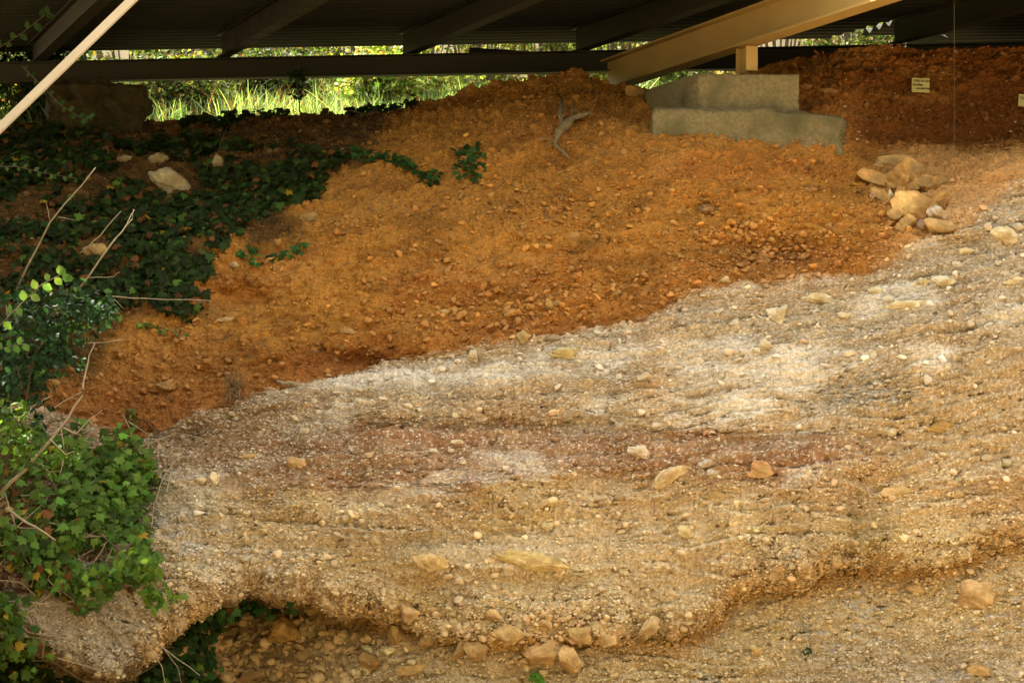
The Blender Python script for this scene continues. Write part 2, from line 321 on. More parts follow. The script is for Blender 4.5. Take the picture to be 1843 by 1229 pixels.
disp += (1 - scree) * .018 * led2 ** .7 * (1 - sm(.86, 1.0, led2)) * sm(-.2, .3, fbm(X * 4, S * 5, 137, 3))
whit = sm(.80, .9, gid) * sm(.25, .5, gcell) * np.clip(pale + red * .5, 0, 1)
C = C * (1 - (whit * .7)[..., None]) + np.array((.74, .69, .60)) * (whit * .7)[..., None]
C *= (1 + (cid - .5)[..., None] * .35 * cell[..., None]) * (1 + (gid - .5)[..., None] * .22)
C = np.clip(C, .01, .85)
P = np.stack([X, YY, Z], -1)
du = np.gradient(P, axis=1); dv = np.gradient(blur_rows(P.reshape(NR, -1), 3).reshape(P.shape), axis=0); Nn = np.cross(du, dv); Nn /= np.linalg.norm(Nn, axis=2, keepdims=True) + 1e-9
P = P + Nn * disp[..., None]
# back of the crest and the rising ground beyond, same sheet
ext = []; extC = []
xb = P[-1, :, 0]; zb = P[-1, :, 2]; ybk = P[-1, :, 1]
for (Yt, e, ) in [(.12, -.01), (.35, -.03), (.7, -.06), (1.1, -.05)]:
    ext.append(np.stack([xb * (1 + Yt / ybk), ybk + Yt, zb + e + .02 * fbm(xb * 5, xb * 0 + Yt * 9, 5, 3)], -1)); extC.append(Yt)
back = list(np.linspace(16.6, 26, 34)) + [28, 31, 36, 42, 50]
for Yt in back:
    t = min(1, (Yt - 16.2) / 3); zt = H + 2.05 + (Yt - 16.5) * .21 + (0 if Yt < 26 else (Yt - 26) * .10)
    xx = (PXS - CX) / F * Yt * (1.15 if Yt > 20 else 1 + .15 * t)
    z = zb * (1 - t) * .9 + zb * 0 + (1 - (1 - t) * .9) * zt + .12 * fbm(xx * .8, xx * 0 + Yt * .8, 15, 4)
    ext.append(np.stack([xx, xx * 0 + Yt, z], -1)); extC.append(Yt)
ext = np.array(ext); NE = len(ext)
eC = np.zeros((NE, NC, 3)) + np.array((.07, .055, .025)); eC[:2] = C[-1] * .9
eC *= (1 + .4 * fbm(ext[..., 0] * 6, ext[..., 1] * 6, 12, 4))[..., None]
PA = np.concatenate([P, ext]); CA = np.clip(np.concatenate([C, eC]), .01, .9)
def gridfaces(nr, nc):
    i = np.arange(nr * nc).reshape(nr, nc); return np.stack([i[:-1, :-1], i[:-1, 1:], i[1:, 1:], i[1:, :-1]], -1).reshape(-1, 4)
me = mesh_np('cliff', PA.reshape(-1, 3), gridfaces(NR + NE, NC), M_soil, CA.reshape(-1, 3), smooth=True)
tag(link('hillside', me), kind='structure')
# ground: one sheet out to the horizon at the foot of the cliff
# unseen bank added behind the viewer to block low sky light
bx, by = np.meshgrid(np.linspace(-40, 40, 90), np.linspace(-30, -3.5, 40)); bz = 12.5 * sm(-3.5, -9, by) + .6 * fbm(bx * .5, by * .5, 3, 4) - .2 * (by > -4)
tag(link('blocker_bank', mesh_np('blocker_bank', np.stack([bx, by, bz], -1).reshape(-1, 3), gridfaces(*bx.shape), M_hill, smooth=True)), kind='structure')
gx = np.concatenate([[-900, -300, -100, -40], np.linspace(-15, 15, 61), [40, 100, 300, 900]]); gy = np.concatenate([[-900, -300, -100, -30], np.linspace(-8, 14, 45), [40, 300, 900]])
GX, GY = np.meshgrid(gx, gy); GZ = .06 * fbm(GX * .7, GY * .7, 2, 4) * (np.abs(GX) < 16) * (np.abs(GY) < 16)
tag(link('ground', mesh_np('ground', np.stack([GX, GY, GZ], -1).reshape(-1, 3), gridfaces(*GX.shape), M_ground, smooth=True)), kind='structure')

# ------------------------------------------------------------------ surface lookup for placing things
vis = slice(0, NR)
Pf = P; du = np.gradient(blur_cols(blur_rows(Pf.reshape(NR, -1), 4).reshape(NR, NC, 3).reshape(NR, -1), 0).reshape(NR, NC, 3), axis=1)
ru = Pf[:, :, 0] / Pf[:, :, 1] * F + CX; rv = CY - (Pf[:, :, 2] - H) / Pf[:, :, 1] * F
BIN = 4; RW, RH = 2843 // BIN, 1600 // BIN
ras = np.full((RH, RW), 99.)
bi = np.clip(((ru + 500) / BIN).astype(int), 0, RW - 1); bj = np.clip((rv / BIN).astype(int), 0, RH - 1)
np.minimum.at(ras, (bj.ravel(), bi.ravel()), Pf[:, :, 1].ravel())
for _ in range(3):
    bad = ras > 90
    if not bad.any(): break
    nb = np.minimum.reduce([np.roll(ras, 1, 0), np.roll(ras, -1, 0), np.roll(ras, 1, 1), np.roll(ras, -1, 1)]); ras = np.where(bad, nb, ras)
def surfY(px, py):
    i = int(min(max((px + 500) / BIN, 0), RW - 1)); j = int(min(max(py / BIN, 0), RH - 1)); v = ras[j, i]
    return float(v) if v < 90 else 15.0
def SP(px, py, off=0.0):                              # point on the face, off metres towards the camera
    Y = surfY(px, py) - off; return Vector(W(px, py, Y))
# ------------------------------------------------------------------ stones
def ico(sub):
    import bmesh
    bm = bmesh.new(); bmesh.ops.create_icosphere(bm, subdivisions=sub, radius=1); v = np.array([p.co for p in bm.verts]); f = np.array([[q.index for q in p.verts] for p in bm.faces]); bm.free(); return v, f
ICO1, ICO2, ICO4 = ico(1), ico(2), ico(4)
def faceted(v, rng, nplanes=9, lo=.55, hi=.9):
    v = v.copy()
    for _ in range(nplanes):
        n = rng.normal(size=3); n /= np.linalg.norm(n); d = rng.uniform(lo, hi); k = v @ n; m = k > d; v[m] -= np.outer(k[m] - d, n) * .93
    return v
PRO1 = [faceted(ICO1[0] * (1 + .17 * RNG.normal(size=(len(ICO1[0]), 1))), RNG, 7, .4, .8) for _ in range(16)]
PRO2 = [faceted(ICO2[0] * (1 + .05 * RNG.normal(size=(len(ICO2[0]), 1))), RNG, 11, .34, .78) for _ in range(24)]
def rand_rot(n, flat=1.0):
    """yaw any, tilt limited by flat (0 = lying flat)"""
    a = RNG.uniform(0, 2 * np.pi, n); b = RNG.normal(0, .9 * flat, n); c = RNG.normal(0, .9 * flat, n)
    ca, sa, cb, sb, cc, sc = np.cos(a), np.sin(a), np.cos(b), np.sin(b), np.cos(c), np.sin(c); z = np.zeros(n); o = np.ones(n)
    Rz = np.stack([ca, -sa, z, sa, ca, z, z, z, o], -1).reshape(n, 3, 3); Rx = np.stack([o, z, z, z, cb, -sb, z, sb, cb], -1).reshape(n, 3, 3); Ry = np.stack([cc, z, sc, z, o, z, -sc, z, cc], -1).reshape(n, 3, 3)
    return Rx @ Ry @ Rz
Vs = []; Fs_ = []; Cs = []; voff = 0
area = np.linalg.norm(np.cross(np.gradient(P, axis=1), np.gradient(P, axis=0)), axis=2)
def scatter(weight, n, smin, smax, power, colmul, flat=.35, embed=.2, hi=False, white=0, tintc=None, aspect=(.6, .35), tmix=.5, cvar=.24):
    global voff
    w_ = (weight * area * (PX > -60) * (PX < 1910) * (PY < 1290)).ravel(); w_ = w_ / w_.sum()
    idx = RNG.choice(len(w_), n, p=w_); pos = P.reshape(-1, 3)[idx]; nn = Nn.reshape(-1, 3)[idx]; cc = C.reshape(-1, 3)[idx]
    sz = smin * (smax / smin) ** (RNG.random(n) ** power)
    sc3 = np.stack([sz, sz * RNG.uniform(aspect[0], 1, n), sz * RNG.uniform(aspect[1], aspect[1] + .4, n)], -1) * .5
    Rm = rand_rot(n, flat); pos = pos + nn * (sz * embed)[:, None]
    col = cc * colmul * RNG.normal(1, cvar, (n, 1)).clip(.55, 1.5) * RNG.normal(1, .03, (n, 3))
    if tintc is not None: k = RNG.random((n, 1)) * tmix; col = col * (1 - k) + np.array(tintc) * k
    if white:
        m = RNG.random(n) < white; col[m] = np.array((.80, .77, .69)) * RNG.uniform(.8, 1.05, (m.sum(), 1))
    col = col.clip(.01, .85); pro = PRO2 if hi else PRO1; fc = ICO2[1] if hi else ICO1[1]
    pid = RNG.integers(0, len(pro), n)
    for k, pv in enumerate(pro):
        m = np.nonzero(pid == k)[0]
        if not len(m): continue
        v = np.einsum('nij,nvj->nvi', Rm[m], pv[None] * sc3[m][:, None]) + pos[m][:, None]
        nv = pv.shape[0]; Vs.append(v.reshape(-1, 3)); Cs.append(np.repeat(col[m], nv, 0))
        Fs_.append((fc[None] + (np.arange(len(m)) * nv)[:, None, None]).reshape(-1, 3) + voff); voff += len(m) * nv
rub = np.clip(under * sm(640, 760, PX) + np.exp(-((PX - 980) / 260.) ** 2) * sm(1085, 1110, PY), 0, 1)
one = np.ones_like(X)
scatter(scree * (.15 + clus) * (1 - dwall * .6), 20000, .008, .036, 1.8, 1.25, tintc=(.55, .30, .09))
cob = scree * (np.exp(-((PX - 900) / 260.) ** 2 - ((PY - 560 + (PX - 900) * .12) / 45.) ** 2) + np.exp(-((PX - 1370) / 130.) ** 2 - ((PY - 455) / 50.) ** 2) * 1.8 + .6 * np.exp(-((PX - 1560) / 50.) ** 2 - ((PY - 420) / 70.) ** 2) + .5 * np.exp(-((PX - 1000) / 160.) ** 2 - ((PY - 390) / 50.) ** 2)
        + .35 * np.exp(-((PX - 300) / 250.) ** 2 - ((PY - 680) / 60.) ** 2) + .05 + .12 * clus)
scatter(cob, 4600, .02, .095, 2.0, 1.22, hi=True, tintc=(.44, .28, .12), embed=.16, flat=.5)
scatter(cob ** .5 * scree, 11000, .012, .03, 1.3, 1.08, tintc=(.46, .27, .10), embed=.2, flat=.5)
scatter(pale * (1 - .8 * red), 17000, .008, .028, 1.5, 1.3, white=.36, aspect=(.5, .15), tintc=(.62, .52, .34))
scatter(red, 3200, .008, .04, 1.6, 1.35, white=.2, aspect=(.45, .15), tintc=(.6, .42, .25))
scatter(lower * (1 - under) * (1 - .8 * red) * (.35 + clus), 21000, .010, .034, 1.6, 1.3, white=.06, tintc=(.66, .57, .38), embed=.1)
scatter(lower * (1 - under) * sm(-110, -10, PY - LL), 5500, .014, .038, 1.4, 1.25, tintc=(.62, .48, .25), embed=.2)
scatter(rub * sm(0, .2, rub), 9000, .016, .042, 1.4, 1.15, hi=True, aspect=(.6, .3), tintc=(.64, .53, .31), embed=.3, flat=.45, tmix=.7)
scatter(rub, 6500, .012, .022, 1.2, 1.05, aspect=(.6, .3), tintc=(.62, .51, .30), embed=.3, flat=.5)
scatter(rub * np.exp(-((PX - 960) / 240.) ** 2) * sm(1230, 1150, PY), 420, .04, .10, 1.6, 1.05, hi=True, aspect=(.6, .35), tintc=(.55, .36, .16), embed=.2, flat=.4)
scatter(under * sm(25, 50, PY - LL) * sm(760, 600, PX) * sm(250, 330, PX), 1900, .02, .15, 2.2, 1.5, hi=True, tintc=(.56, .42, .20), embed=.08, flat=.5)
scatter(under * sm(330, 270, PX), 700, .02, .08, 2, 1.1, hi=True, tintc=(.42, .36, .26), embed=.2)
scatter((under * sm(1200, 1300, PX) + lower * sm(1500, 1700, PX) * .3), 520, .035, .08, 1.8, 1.1, hi=True, tintc=(.60, .47, .26), embed=.15, flat=.3, aspect=(.6, .25))
scatter(pale * (1 - .8 * red), 1700, .03, .12, 2.4, 1.12, hi=True, tintc=(.66, .60, .44), embed=.04, aspect=(.5, .3))
scatter(lower * (1 - under), 1700, .03, .11, 2.4, 1.1, hi=True, tintc=(.62, .49, .28), embed=.05, aspect=(.6, .35))
scatter(red, 260, .03, .07, 1.5, 1.15, hi=True, tintc=(.62, .50, .34), embed=.0, aspect=(.5, .3), tmix=.8)
scatter(dwall, 2600, .008, .05, 2.2, 1.15, white=.03, tintc=(.40, .19, .06), tmix=.4)
tag(link('gravel', mesh_np('gravel', np.concatenate(Vs), np.concatenate(Fs_), M_grav, np.concatenate(Cs))), 'pebbles and flakes loose on the slope and set in the cliff face', 'gravel', kind='stuff')
del Vs, Fs_, Cs

def stone(name, cx, cy, wpx, hpx, rot, label, col, cat='stone', group=None, depth=.7, seed=None, planes=11, m=None, sink=.3, Y=None, lo=.55, hi=.85, rough=.05):
    """one stone, wpx x hpx in the photograph, turned rot degrees"""
    rng = np.random.default_rng(seed if seed is not None else int(cx * 7 + cy * 13))
    v = faceted(ICO4[0], rng, planes, lo, hi); f = ICO4[1]
    q = v * 2.2 + rng.uniform(0, 50, 3)
    d = fbm(q[:, 0] + q[:, 2] * .7, q[:, 1] - q[:, 2] * .6, 3, 4, .6); v *= (1 + rough * 1.6 * d)[:, None]
    q = q * 5; e5 = fbm(q[:, 0] + q[:, 2], q[:, 1] - q[:, 2], 5, 4, .6); v *= (1 + rough * .7 * e5)[:, None]
    mn, mx = v.min(0), v.max(0); v = (v - (mn + mx) / 2) / ((mx - mn) / 2)
    Yc = surfY(cx, cy) if Y is None else Y; s = Yc / F
    a, b = wpx * s / 2, hpx * s / 2; dd = min(a, b) * depth * 1.3
    v = v * np.array([a, dd, b]); r = R(rot); c_, s_ = math.cos(r), math.sin(r)
    v = v @ np.array([[c_, 0, s_], [0, 1, 0], [-s_, 0, c_]])
    loc = Vector(W(cx, cy, Yc - dd * (1 - 2 * sink)))
    cc = np.array(col)[None] * (1 + .35 * d + .3 * e5)[:, None]; cc = cc * (1 - .3 * sm(.0, .5, -d))[:, None] + np.array(col)[None] * np.array((.9, .6, .35)) * (.3 * sm(.0, .5, -d))[:, None]  # mottled colour; crevice shade put in as darker, browner pits
    o = link(name, mesh_np(name, v, f, m or M_rock, cc.clip(.01, .85), smooth=True), None, loc)
    me_ = o.data
    return tag(o, label, cat, group)
exec_stones = True
OR = (.47, .27, .09); TN = (.50, .33, .14); PALE = (.60, .53, .34); GRY = (.46, .42, .36)
ST = [ # cx, cy, w, h, rot, label, colour, depth
 (1606,291,66,24,14,'long flat yellow stone at the back of the stone pile', TN,.8),
 (1629,313,58,50,-10,'large rounded tan boulder at the top of the stone pile', OR,.9),
 (1573,324,56,32,-8,'wide flat stone on the left edge of the stone pile', OR,.8),
 (1597,309,22,16,10,'small stone between the long flat stone and the left one', OR,.8),
 (1608,338,24,14,-35,'short rod shaped stone under the large rounded boulder', OR,.9),
 (1687,334,36,32,-15,'pitted brown stone on the right of the pile beside the red soil', OR,.9),
 (1662,332,36,30,-30,'brown lumpy stone in the middle of the stone pile', (.40,.24,.10),.9),
 (1638,342,30,22,20,'small wedge stone above the big yellow slab', OR,.8),
 (1617,352,14,30,-25,'thin curved stone standing left of the big yellow slab', OR,.8),
 (1585,354,36,24,-25,'leaning flat stone below the wide left stone of the pile', OR,.7),
 (1602,354,10,24,5,'narrow pale upright stone in the lower left of the pile', PALE,.8),
 (1642,372,68,46,-8,'big smooth yellow slab in the front of the stone pile', (.56,.37,.15),.7),
 (1693,362,30,26,30,'angular orange stone on the right above the whitish one', OR,.8),
 (1611,385,24,20,15,'small tan stone at the left foot of the yellow slab', TN,.9),
 (1618,380,12,16,-20,'tiny grey white stone leaning on the left of the slab', GRY,.9),
 (1687,385,32,24,-20,'whitish pink stone right of the big yellow slab', (.54,.46,.38),.9),
 (1630,402,34,28,5,'blocky stone at the bottom of the pile under the yellow slab', TN,.9),
 (1661,402,18,14,20,'small purple grey stone at the foot of the yellow slab', (.24,.19,.19),.9),
 (1693,407,52,22,-4,'long brown stone at the lower right end of the pile', (.42,.28,.12),.9),
 (1604,402,14,9,-15,'tiny orange stone at the lower left foot of the pile', OR,.9),
 (1571,352,11,12,0,'tiny pinkish stone at the left edge of the pile', (.48,.36,.28),.9),
 (1656,312,10,8,0,'tiny stone behind the middle of the pile', OR,.9),
 (1145,168,34,22,-10,'orange stone lying left of the concrete footing', OR,.9)]
for s in ST:
    stone('stone', s[0], s[1], s[2] * 1.24, s[3] * 1.24, s[4], s[5], tuple(min(.8, k * 1.4) for k in s[6]), depth=s[7], sink=.1, group='loose stones piled on the ledge' if s[0] > 1500 else None, rough=.13, planes=13, lo=.45)
EM = [ # embedded pale limestones
 (1472,538,62,24,-3,'oval pale limestone with a crack set in the upper edge of the pale bed', PALE),
 (1636,548,90,16,3,'long thin pale limestone bar set in the pale bed', PALE),
 (1576,524,30,15,-12,'small pale stone above the long thin limestone bar', PALE),
 (1700,507,52,24,-5,'chalky white limestone below the right edge of the scree', (.64,.58,.42)),
 (1810,424,58,36,-6,'large pale limestone block high at the right edge', PALE),
 (1826,505,50,16,5,'flat pale limestone cut by the right picture edge', PALE),
 (1660,507,26,13,5,'small greenish stone left of the chalky white limestone', (.52,.46,.25)),
 (1740,452,30,12,-4,'small flat pale stone under the large limestone block', PALE),
 (1402,566,40,34,20,'crumbly white limestone patch in the upper pale bed', (.62,.58,.44)),
 (1378,622,34,26,10,'chalky lump below the crumbly white patch', (.60,.54,.40)),
 (1015,636,60,22,4,'broad greenish limestone along the top of the pale bed', (.52,.47,.24)),
 (852,642,24,26,-35,'tilted white stone at the upper left of the pale bed', (.62,.56,.40)),
 (1205,858,74,34,14,'big white faced stone in the red band', (.58,.46,.28)),
 (1272,834,36,16,8,'grey oblong stone right of the big white faced stone', GRY),
 (1284,850,30,18,25,'grey stone tucked below the grey oblong one', GRY),
 (1370,844,52,34,-5,'rounded orange boulder at the right end of the red band', (.50,.30,.15)),
 (1287,892,46,22,-4,'olive brown oval stone below the red band', (.42,.31,.13)),
 (823,797,24,14,-10,'white shell like stone in the middle of the red band', (.66,.58,.46)),
 (780,812,22,12,0,'small white stone on the left of the red band', (.66,.58,.46)),
 (532,832,40,20,-5,'rounded tan stone at the left end of the red band', (.48,.32,.16)),
 (548,776,18,16,0,'round whitish stone at the left tip of the pale bed', (.60,.53,.42)),
 (445,822,34,14,0,'flat tan stone left of the rounded one in the red band', (.46,.31,.16)),
 (1150,812,44,26,-10,'white streaked limestone lump in the red band', (.64,.56,.44)),
 (775,1012,72,34,-12,'pale buff boulder bulging from the lower bed', (.58,.44,.22)),
 (955,1008,150,34,-10,'long buff ledge of rock in the middle of the lower bed', (.54,.42,.18)),
 (1232,958,26,36,35,'tilted pale slab in the lower bed right of centre', (.56,.47,.26)),
 (985,946,22,14,0,'small greyish white pebble in the middle of the lower bed', PALE),
 (685,910,16,12,0,'little pale pebble in the upper left of the lower bed', PALE),
 (1618,886,80,26,4,'buried tan boulder in the beige bed on the right', (.48,.34,.16)),
 (1725,890,24,18,0,'small dark rimmed stone right of the buried tan boulder', (.40,.28,.13)),
 (1690,768,60,26,8,'yellow brown lump in the beige bed on the far right', (.45,.29,.10)),
 (1758,1068,88,62,12,'large angular two toned rock under the right overhang', (.50,.36,.19)),
 (1760,1205,44,20,-5,'smooth tan stone low on the right among the pebbles', TN),
 (1605,1062,28,16,-8,'flat tan stone in a row under the right lip', TN),
 (1648,1060,36,16,-6,'second flat tan stone in the row under the right lip', TN),
 (1362,1172,24,16,15,'pointed yellow stone in the lower pebble bed', TN)]
for s in EM: stone('embedded_stone', s[0], s[1], s[2], s[3], s[4], s[5], tuple(k * 1.15 for k in s[6]), depth=.6, sink=.42, group='stones set in the cliff face', m=M_lime, rough=.2, planes=15, lo=.42, hi=.82)
CB = [
 (912,1142,58,32,0,'big blocky boulder in the middle of the rubble', (.54,.38,.17)),
 (975,1176,76,40,12,'wide saddle shaped boulder below the blocky one', (.52,.35,.16)),
 (1028,1186,44,40,-10,'rounded boulder right of the saddle shaped one', (.50,.34,.15)),
 (832,1164,20,52,-38,'long slanting stone on the left of the blocky boulder', (.52,.37,.17)),
 (855,1172,44,32,-10,'brown stone between the slanting stone and the boulders', (.46,.31,.13)),
 (1168,1130,22,46,-38,'pointed triangular stone sticking out of the right rubble', (.60,.46,.26)),
 (1042,1144,38,30,10,'tan block up right of the saddle shaped boulder', (.50,.35,.15)),
 (1092,1150,30,22,15,'oval stone right of the tan block', (.54,.38,.17)),
 (888,1106,28,18,-5,'small rounded stone above the big blocky boulder', (.54,.38,.17)),
 (735,1108,34,30,-20,'pale orange lump under the lip left of the rubble', (.54,.37,.18)),
 (515,1136,52,44,-15,'hanging boulder in the middle of the dark hollow', (.46,.29,.09)),
 (570,1094,42,22,8,'yellow slab wedged in the roof of the hollow', (.45,.31,.09)),
 (600,1112,34,24,-10,'brown block at the right side of the hollow', (.34,.22,.07)),
 (712,1143,26,34,-5,'yellow green boulder right of the hollow', (.47,.33,.11)),
 (402,1106,28,24,10,'orange stone at the left side of the hollow', (.44,.22,.04)),
 (740,1204,52,18,4,'flat brown slab low in the left rubble', (.46,.31,.12)),
 (452,1214,40,20,20,'small boulder at the floor of the dark hollow', (.34,.23,.10)),
 (982,1122,22,14,-30,'small pointed stone above the rubble boulders', (.54,.38,.18)),
 (770,1150,28,22,30,'angular stone at the left of the rubble', (.46,.30,.13)),
 (665,1190,36,26,-12,'dull brown stone below the yellow green boulder', (.42,.28,.11))]
for s in CB: stone('boulder', s[0], s[1], s[2] * 1.15, s[3] * 1.15, s[4], s[5], tuple(k * 1.22 for k in s[6]), depth=.9, sink=.12, group='boulders under the overhang', rough=.13, planes=13, lo=.45)
SL = [
 (311,330,92,56,-8,'big pale rock outcrop in the ivy on the dark slope', (.50,.42,.24)),
 (282,290,46,26,25,'flat pale rock above the big outcrop in the ivy', (.42,.37,.20)),
 (396,294,28,36,10,'upright pale rock right of the big outcrop in the ivy', (.50,.40,.22)),
 (218,286,42,14,5,'low grey rock left of the big outcrop in the ivy', (.38,.33,.18)),
 (172,450,48,30,-8,'tan rock showing through the ivy between two dry sticks', (.50,.36,.15)),
 (556,390,34,26,-20,'tan rock at the top of the orange slope by the ivy edge', (.48,.31,.12)),
 (422,477,20,14,-10,'small pale stone below the ivy edge on the left slope', (.56,.44,.24)),
 (329,515,16,10,8,'small tan pebble among the lowest ivy trails', (.54,.38,.18)),
 (404,576,34,10,3,'flat pale stone at the rim of the small red hollow', (.56,.40,.20)),
 (500,436,14,13,0,'round tan stone beside the ivy on the orange slope', OR),
 (1035,425,24,16,0,'flat orange stone in the middle of the scree', (.52,.29,.10)),
 (988,548,14,24,12,'upright oblong cobble in the middle cobble patch', (.48,.29,.10)),
 (1000,546,20,14,45,'tilted cobble right of the upright oblong one', (.50,.31,.12)),
 (625,597,34,20,-5,'rounded cobble at the left end of the cobble patch', (.48,.30,.11)),
 (800,563,28,16,0,'wide cobble in the left part of the cobble patch', (.48,.30,.11)),
 (919,564,26,14,20,'flat light cobble in the centre of the cobble patch', (.54,.34,.13)),
 (1272,376,34,18,-8,'brown clod in a small hollow on the upper scree', (.24,.14,.06)),
 (300,695,40,22,20,'orange lump of rock low on the left slope', (.44,.26,.10)),
 (92,688,34,14,-15,'tan flat rock by the lower left leaves', (.42,.26,.09)),
 (942,608,24,30,0,'buff stone straddling the top of the pale bed', (.56,.42,.20)),
 (1372,463,36,20,-10,'red brown cobble in the dark cobble hollow', (.40,.19,.06)),
 (1305,504,18,14,20,'pinkish stone below the dark cobble hollow', (.56,.42,.26)),
 (1456,158,40,14,-6,'flat orange ledge stone right of the upper concrete block', (.42,.22,.07)),
 (1490,163,44,10,-4,'thin slab overhanging right of the concrete block', (.40,.21,.07))]
for s in SL: stone('rock', s[0], s[1], s[2], s[3], s[4], s[5], s[6], depth=.6, sink=.34, group='rocks scattered on the slope', rough=.22, planes=13, lo=.45)

# ------------------------------------------------------------------ shelter
sh = empty('metal_shelter', (0, 12, 0), 'low cream painted steel shelter with a dark corrugated roof over the slope', 'shelter')
Zr = 2.64; dR = Vector((-.455, 1, 0)).normalized(); UP = Vector((0, 0, 1))
def ibeam(A, B, h, wd, t=.012, tw=.008):
    d = (B - A).normalized(); side = d.cross(UP).normalized(); up = side.cross(d)
    x = wd / 2; q = tw / 2; prof = [(-x, 0), (x, 0), (x, t), (q, t), (q, h - t), (x, h - t), (x, h), (-x, h), (-x, h - t), (-q, h - t), (-q, t), (-x, t)]
    return MB().prism(prof, A, B, side, up)
def boxbeam(A, B, h, wd):
    d = (B - A).normalized(); side = d.cross(UP).normalized(); up = side.cross(d); x = wd / 2
    return MB().prism([(-x, 0), (x, 0), (x, h), (-x, h)], A, B, side, up)
EA = atz(0, 150, 2.44); EB = atz(1040, 131, 2.44); dE = (EB - EA).normalized()
EA = EA - dE * 4; EB = EB + dE * 7
ibeam(EA, EB, .19, .12).child('eave_beam', M_beam, sh)
# low lip plate under the eave beam catches the light
rafters = [(60, 120), (400, 105), (726, 103), (1037, 95), (1610, 80), (1870, 62)]
rl = []
for (px, py) in rafters:
    A = atz(px, py, Zr); B = A - dR * ((A.y - 11.4) / dR.y); rl.append((A, B))
    r = ibeam(A, B, .215, .11).child('rafter', M_beam, sh)
    n = dR; side = dR.cross(UP).normalized()
    # end plate with bolts
    MB().box(A + dR * .008 + UP * .10, (.16, .012, .225), Matrix((side, dR, UP)).transposed()).child('end_plate', M_steel, r)
    for sx in (-.05, .05):
        for sz in (.04, .16): MB().box(A + side * sx * .7 - dR * .02 + UP * sz, (.022, .03, .022)).child('bolt', M_dark, r)
A = Vector(((1120 - CX) / F * 15.18, 15.18, H + 2.27)); dM = Vector((-.40, 1, 0)).normalized(); A2 = A + dM * .3
B = A - dM * ((A.y - 7.7) / dM.y)
mb = ibeam(A2, B, .27, .16, .016, .012).child('main_beam', M_steel, sh)
side = dM.cross(UP).normalized(); Mm = Matrix((side, dM, UP)).transposed()
for yy in (9.4, 11.62, 12.95, 13.27):
    q = A - dM * ((A.y - yy) / dM.y); MB().box(q + UP * .135, (.145, .012, .238), Mm).child('stiffener', M_steel, mb)
pq = A - dM * ((A.y - 13.12) / dM.y); ph = .24
ztop = H + 2.27; zbot = H + (CY - 128) / F * 13.12 - .02
p = MB()
for sx in (-.075, .075): p.box(Vector((pq.x, pq.y, (ztop + zbot) / 2)) + dM * sx, (.10, .012, ztop - zbot - .024), Matrix((side, dM, UP)).transposed())
p.box(Vector((pq.x, pq.y, (ztop + zbot) / 2)), (.010, .138, ztop - zbot - .024), Mm)
po = p.child('post', M_steel, sh)
MB().box(Vector((pq.x, pq.y, ztop - .006)), (.18, .2, .012), Mm).child('cap_plate', M_steel, po)
MB().box(Vector((pq.x, pq.y, zbot + .006)), (.18, .2, .012), Mm).child('base_plate', M_steel, po)
# front post off to the right holds the near end
q = A - dM * ((A.y - 7.9) / dM.y); MB().box((q.x, q.y, (H + 2.27) / 2), (.16, .16, H + 2.27 - .004)).child('post', M_steel, sh)
for xx in (-6.5,): 
    MB().box((xx, 11.8, (H + 2.63) / 2), (.14, .14, H + 2.63)).child('post', M_steel, sh)
# dark loose angle behind, and a dark tie plate
boxbeam(Vector(W(845, 97, 15.9)), Vector(W(1400, 134, 15.35)), .055, .05).child('tie_bar', M_dark, sh)
# clips on the second rafter
for k in range(7):
    A_, B_ = rl[1]; q = A_ - dR * (.35 + k * .38); sd_ = dR.cross(UP).normalized()
    MB().tube([q - sd_ * .066 + UP * .22, q - sd_ * .066 - UP * .012, q + sd_ * .066 - UP * .012], .005, 5).child('strap', M_beam, sh)
# corrugated sheets
def sheet(c00, dr, lr, de, le, scal=None, name='roof_sheet'):
    nr = int(lr / .0225); nc = 60; V = []; V2 = []
    for i in range(nr + 1):
        s = lr * i / nr; wv = .028 * math.sin(2 * math.pi * s / .18)
        for j in range(nc + 1):
            e = le * j / nc
            off = scal(s) if (scal and j == 0) else 0
            V.append(c00 + dr * s + de * (e + off) + UP * wv)
    V = np.array(V); n = len(V); V2 = V + np.array([0, 0, .006]); f = gridfaces(nr + 1, nc + 1)
    return np.concatenate([V, V2]), np.concatenate([f, (f + n)[:, ::-1]])
Zs = Zr + .215 + .032
C0 = atz(-500, 101.5, Zs); C1 = atz(1600, 67, Zs); de = (C1 - C0).normalized()
L0 = (rl[4][0] - C0).dot(de)
hit = C0 + de * ((Vector((rl[4][0].x, rl[4][0].y, C0.z)) - C0).length)
# length along the eave until the fifth rafter's line
def cross(Cp, de_, Ap, dr_):
    M_ = np.array([[de_.x, -dr_.x], [de_.y, -dr_.y]]); return np.linalg.solve(M_, np.array([Ap.x - Cp.x, Ap.y - Cp.y]))[0]
le = cross(C0, de, rl[4][0] + side * .04, dR)
V, f = sheet(C0, -dR, 5.3, de, le); child('roof_sheet', V, f, M_sheet, sh, smooth=True)
e1 = atz(1645, 84, Zs); e2 = atz(1722, 59, Zs)
dS = (e2 - e1).normalized(); e0 = e1 - dS * .04
V, f = sheet(e0, dS, (e0.y - 11.6) / .9, de, 4.5, scal=lambda s: -.19 * (1 - abs(math.sin(math.pi * s / .19)) ** .8) if s < .86 else -.9); child('roof_sheet', V, f, M_sheet, sh, smooth=True)

# slanting cream strut, near the camera on the left
a = Vector(W(-6, 246, 10.3)); b = Vector(W(256, -8, 10.3)); d = (b - a).normalized()
a2 = a - d * ((a.z - .0) / d.z); b2 = b + d * ((H + 2.62 - b.z) / d.z)
o = boxbeam(a2, b2, .046, .036).obj('slanting_strut', M_pole, tuple(a2)); tag(o, 'pale cream square strut slanting across the upper left corner', 'strut')
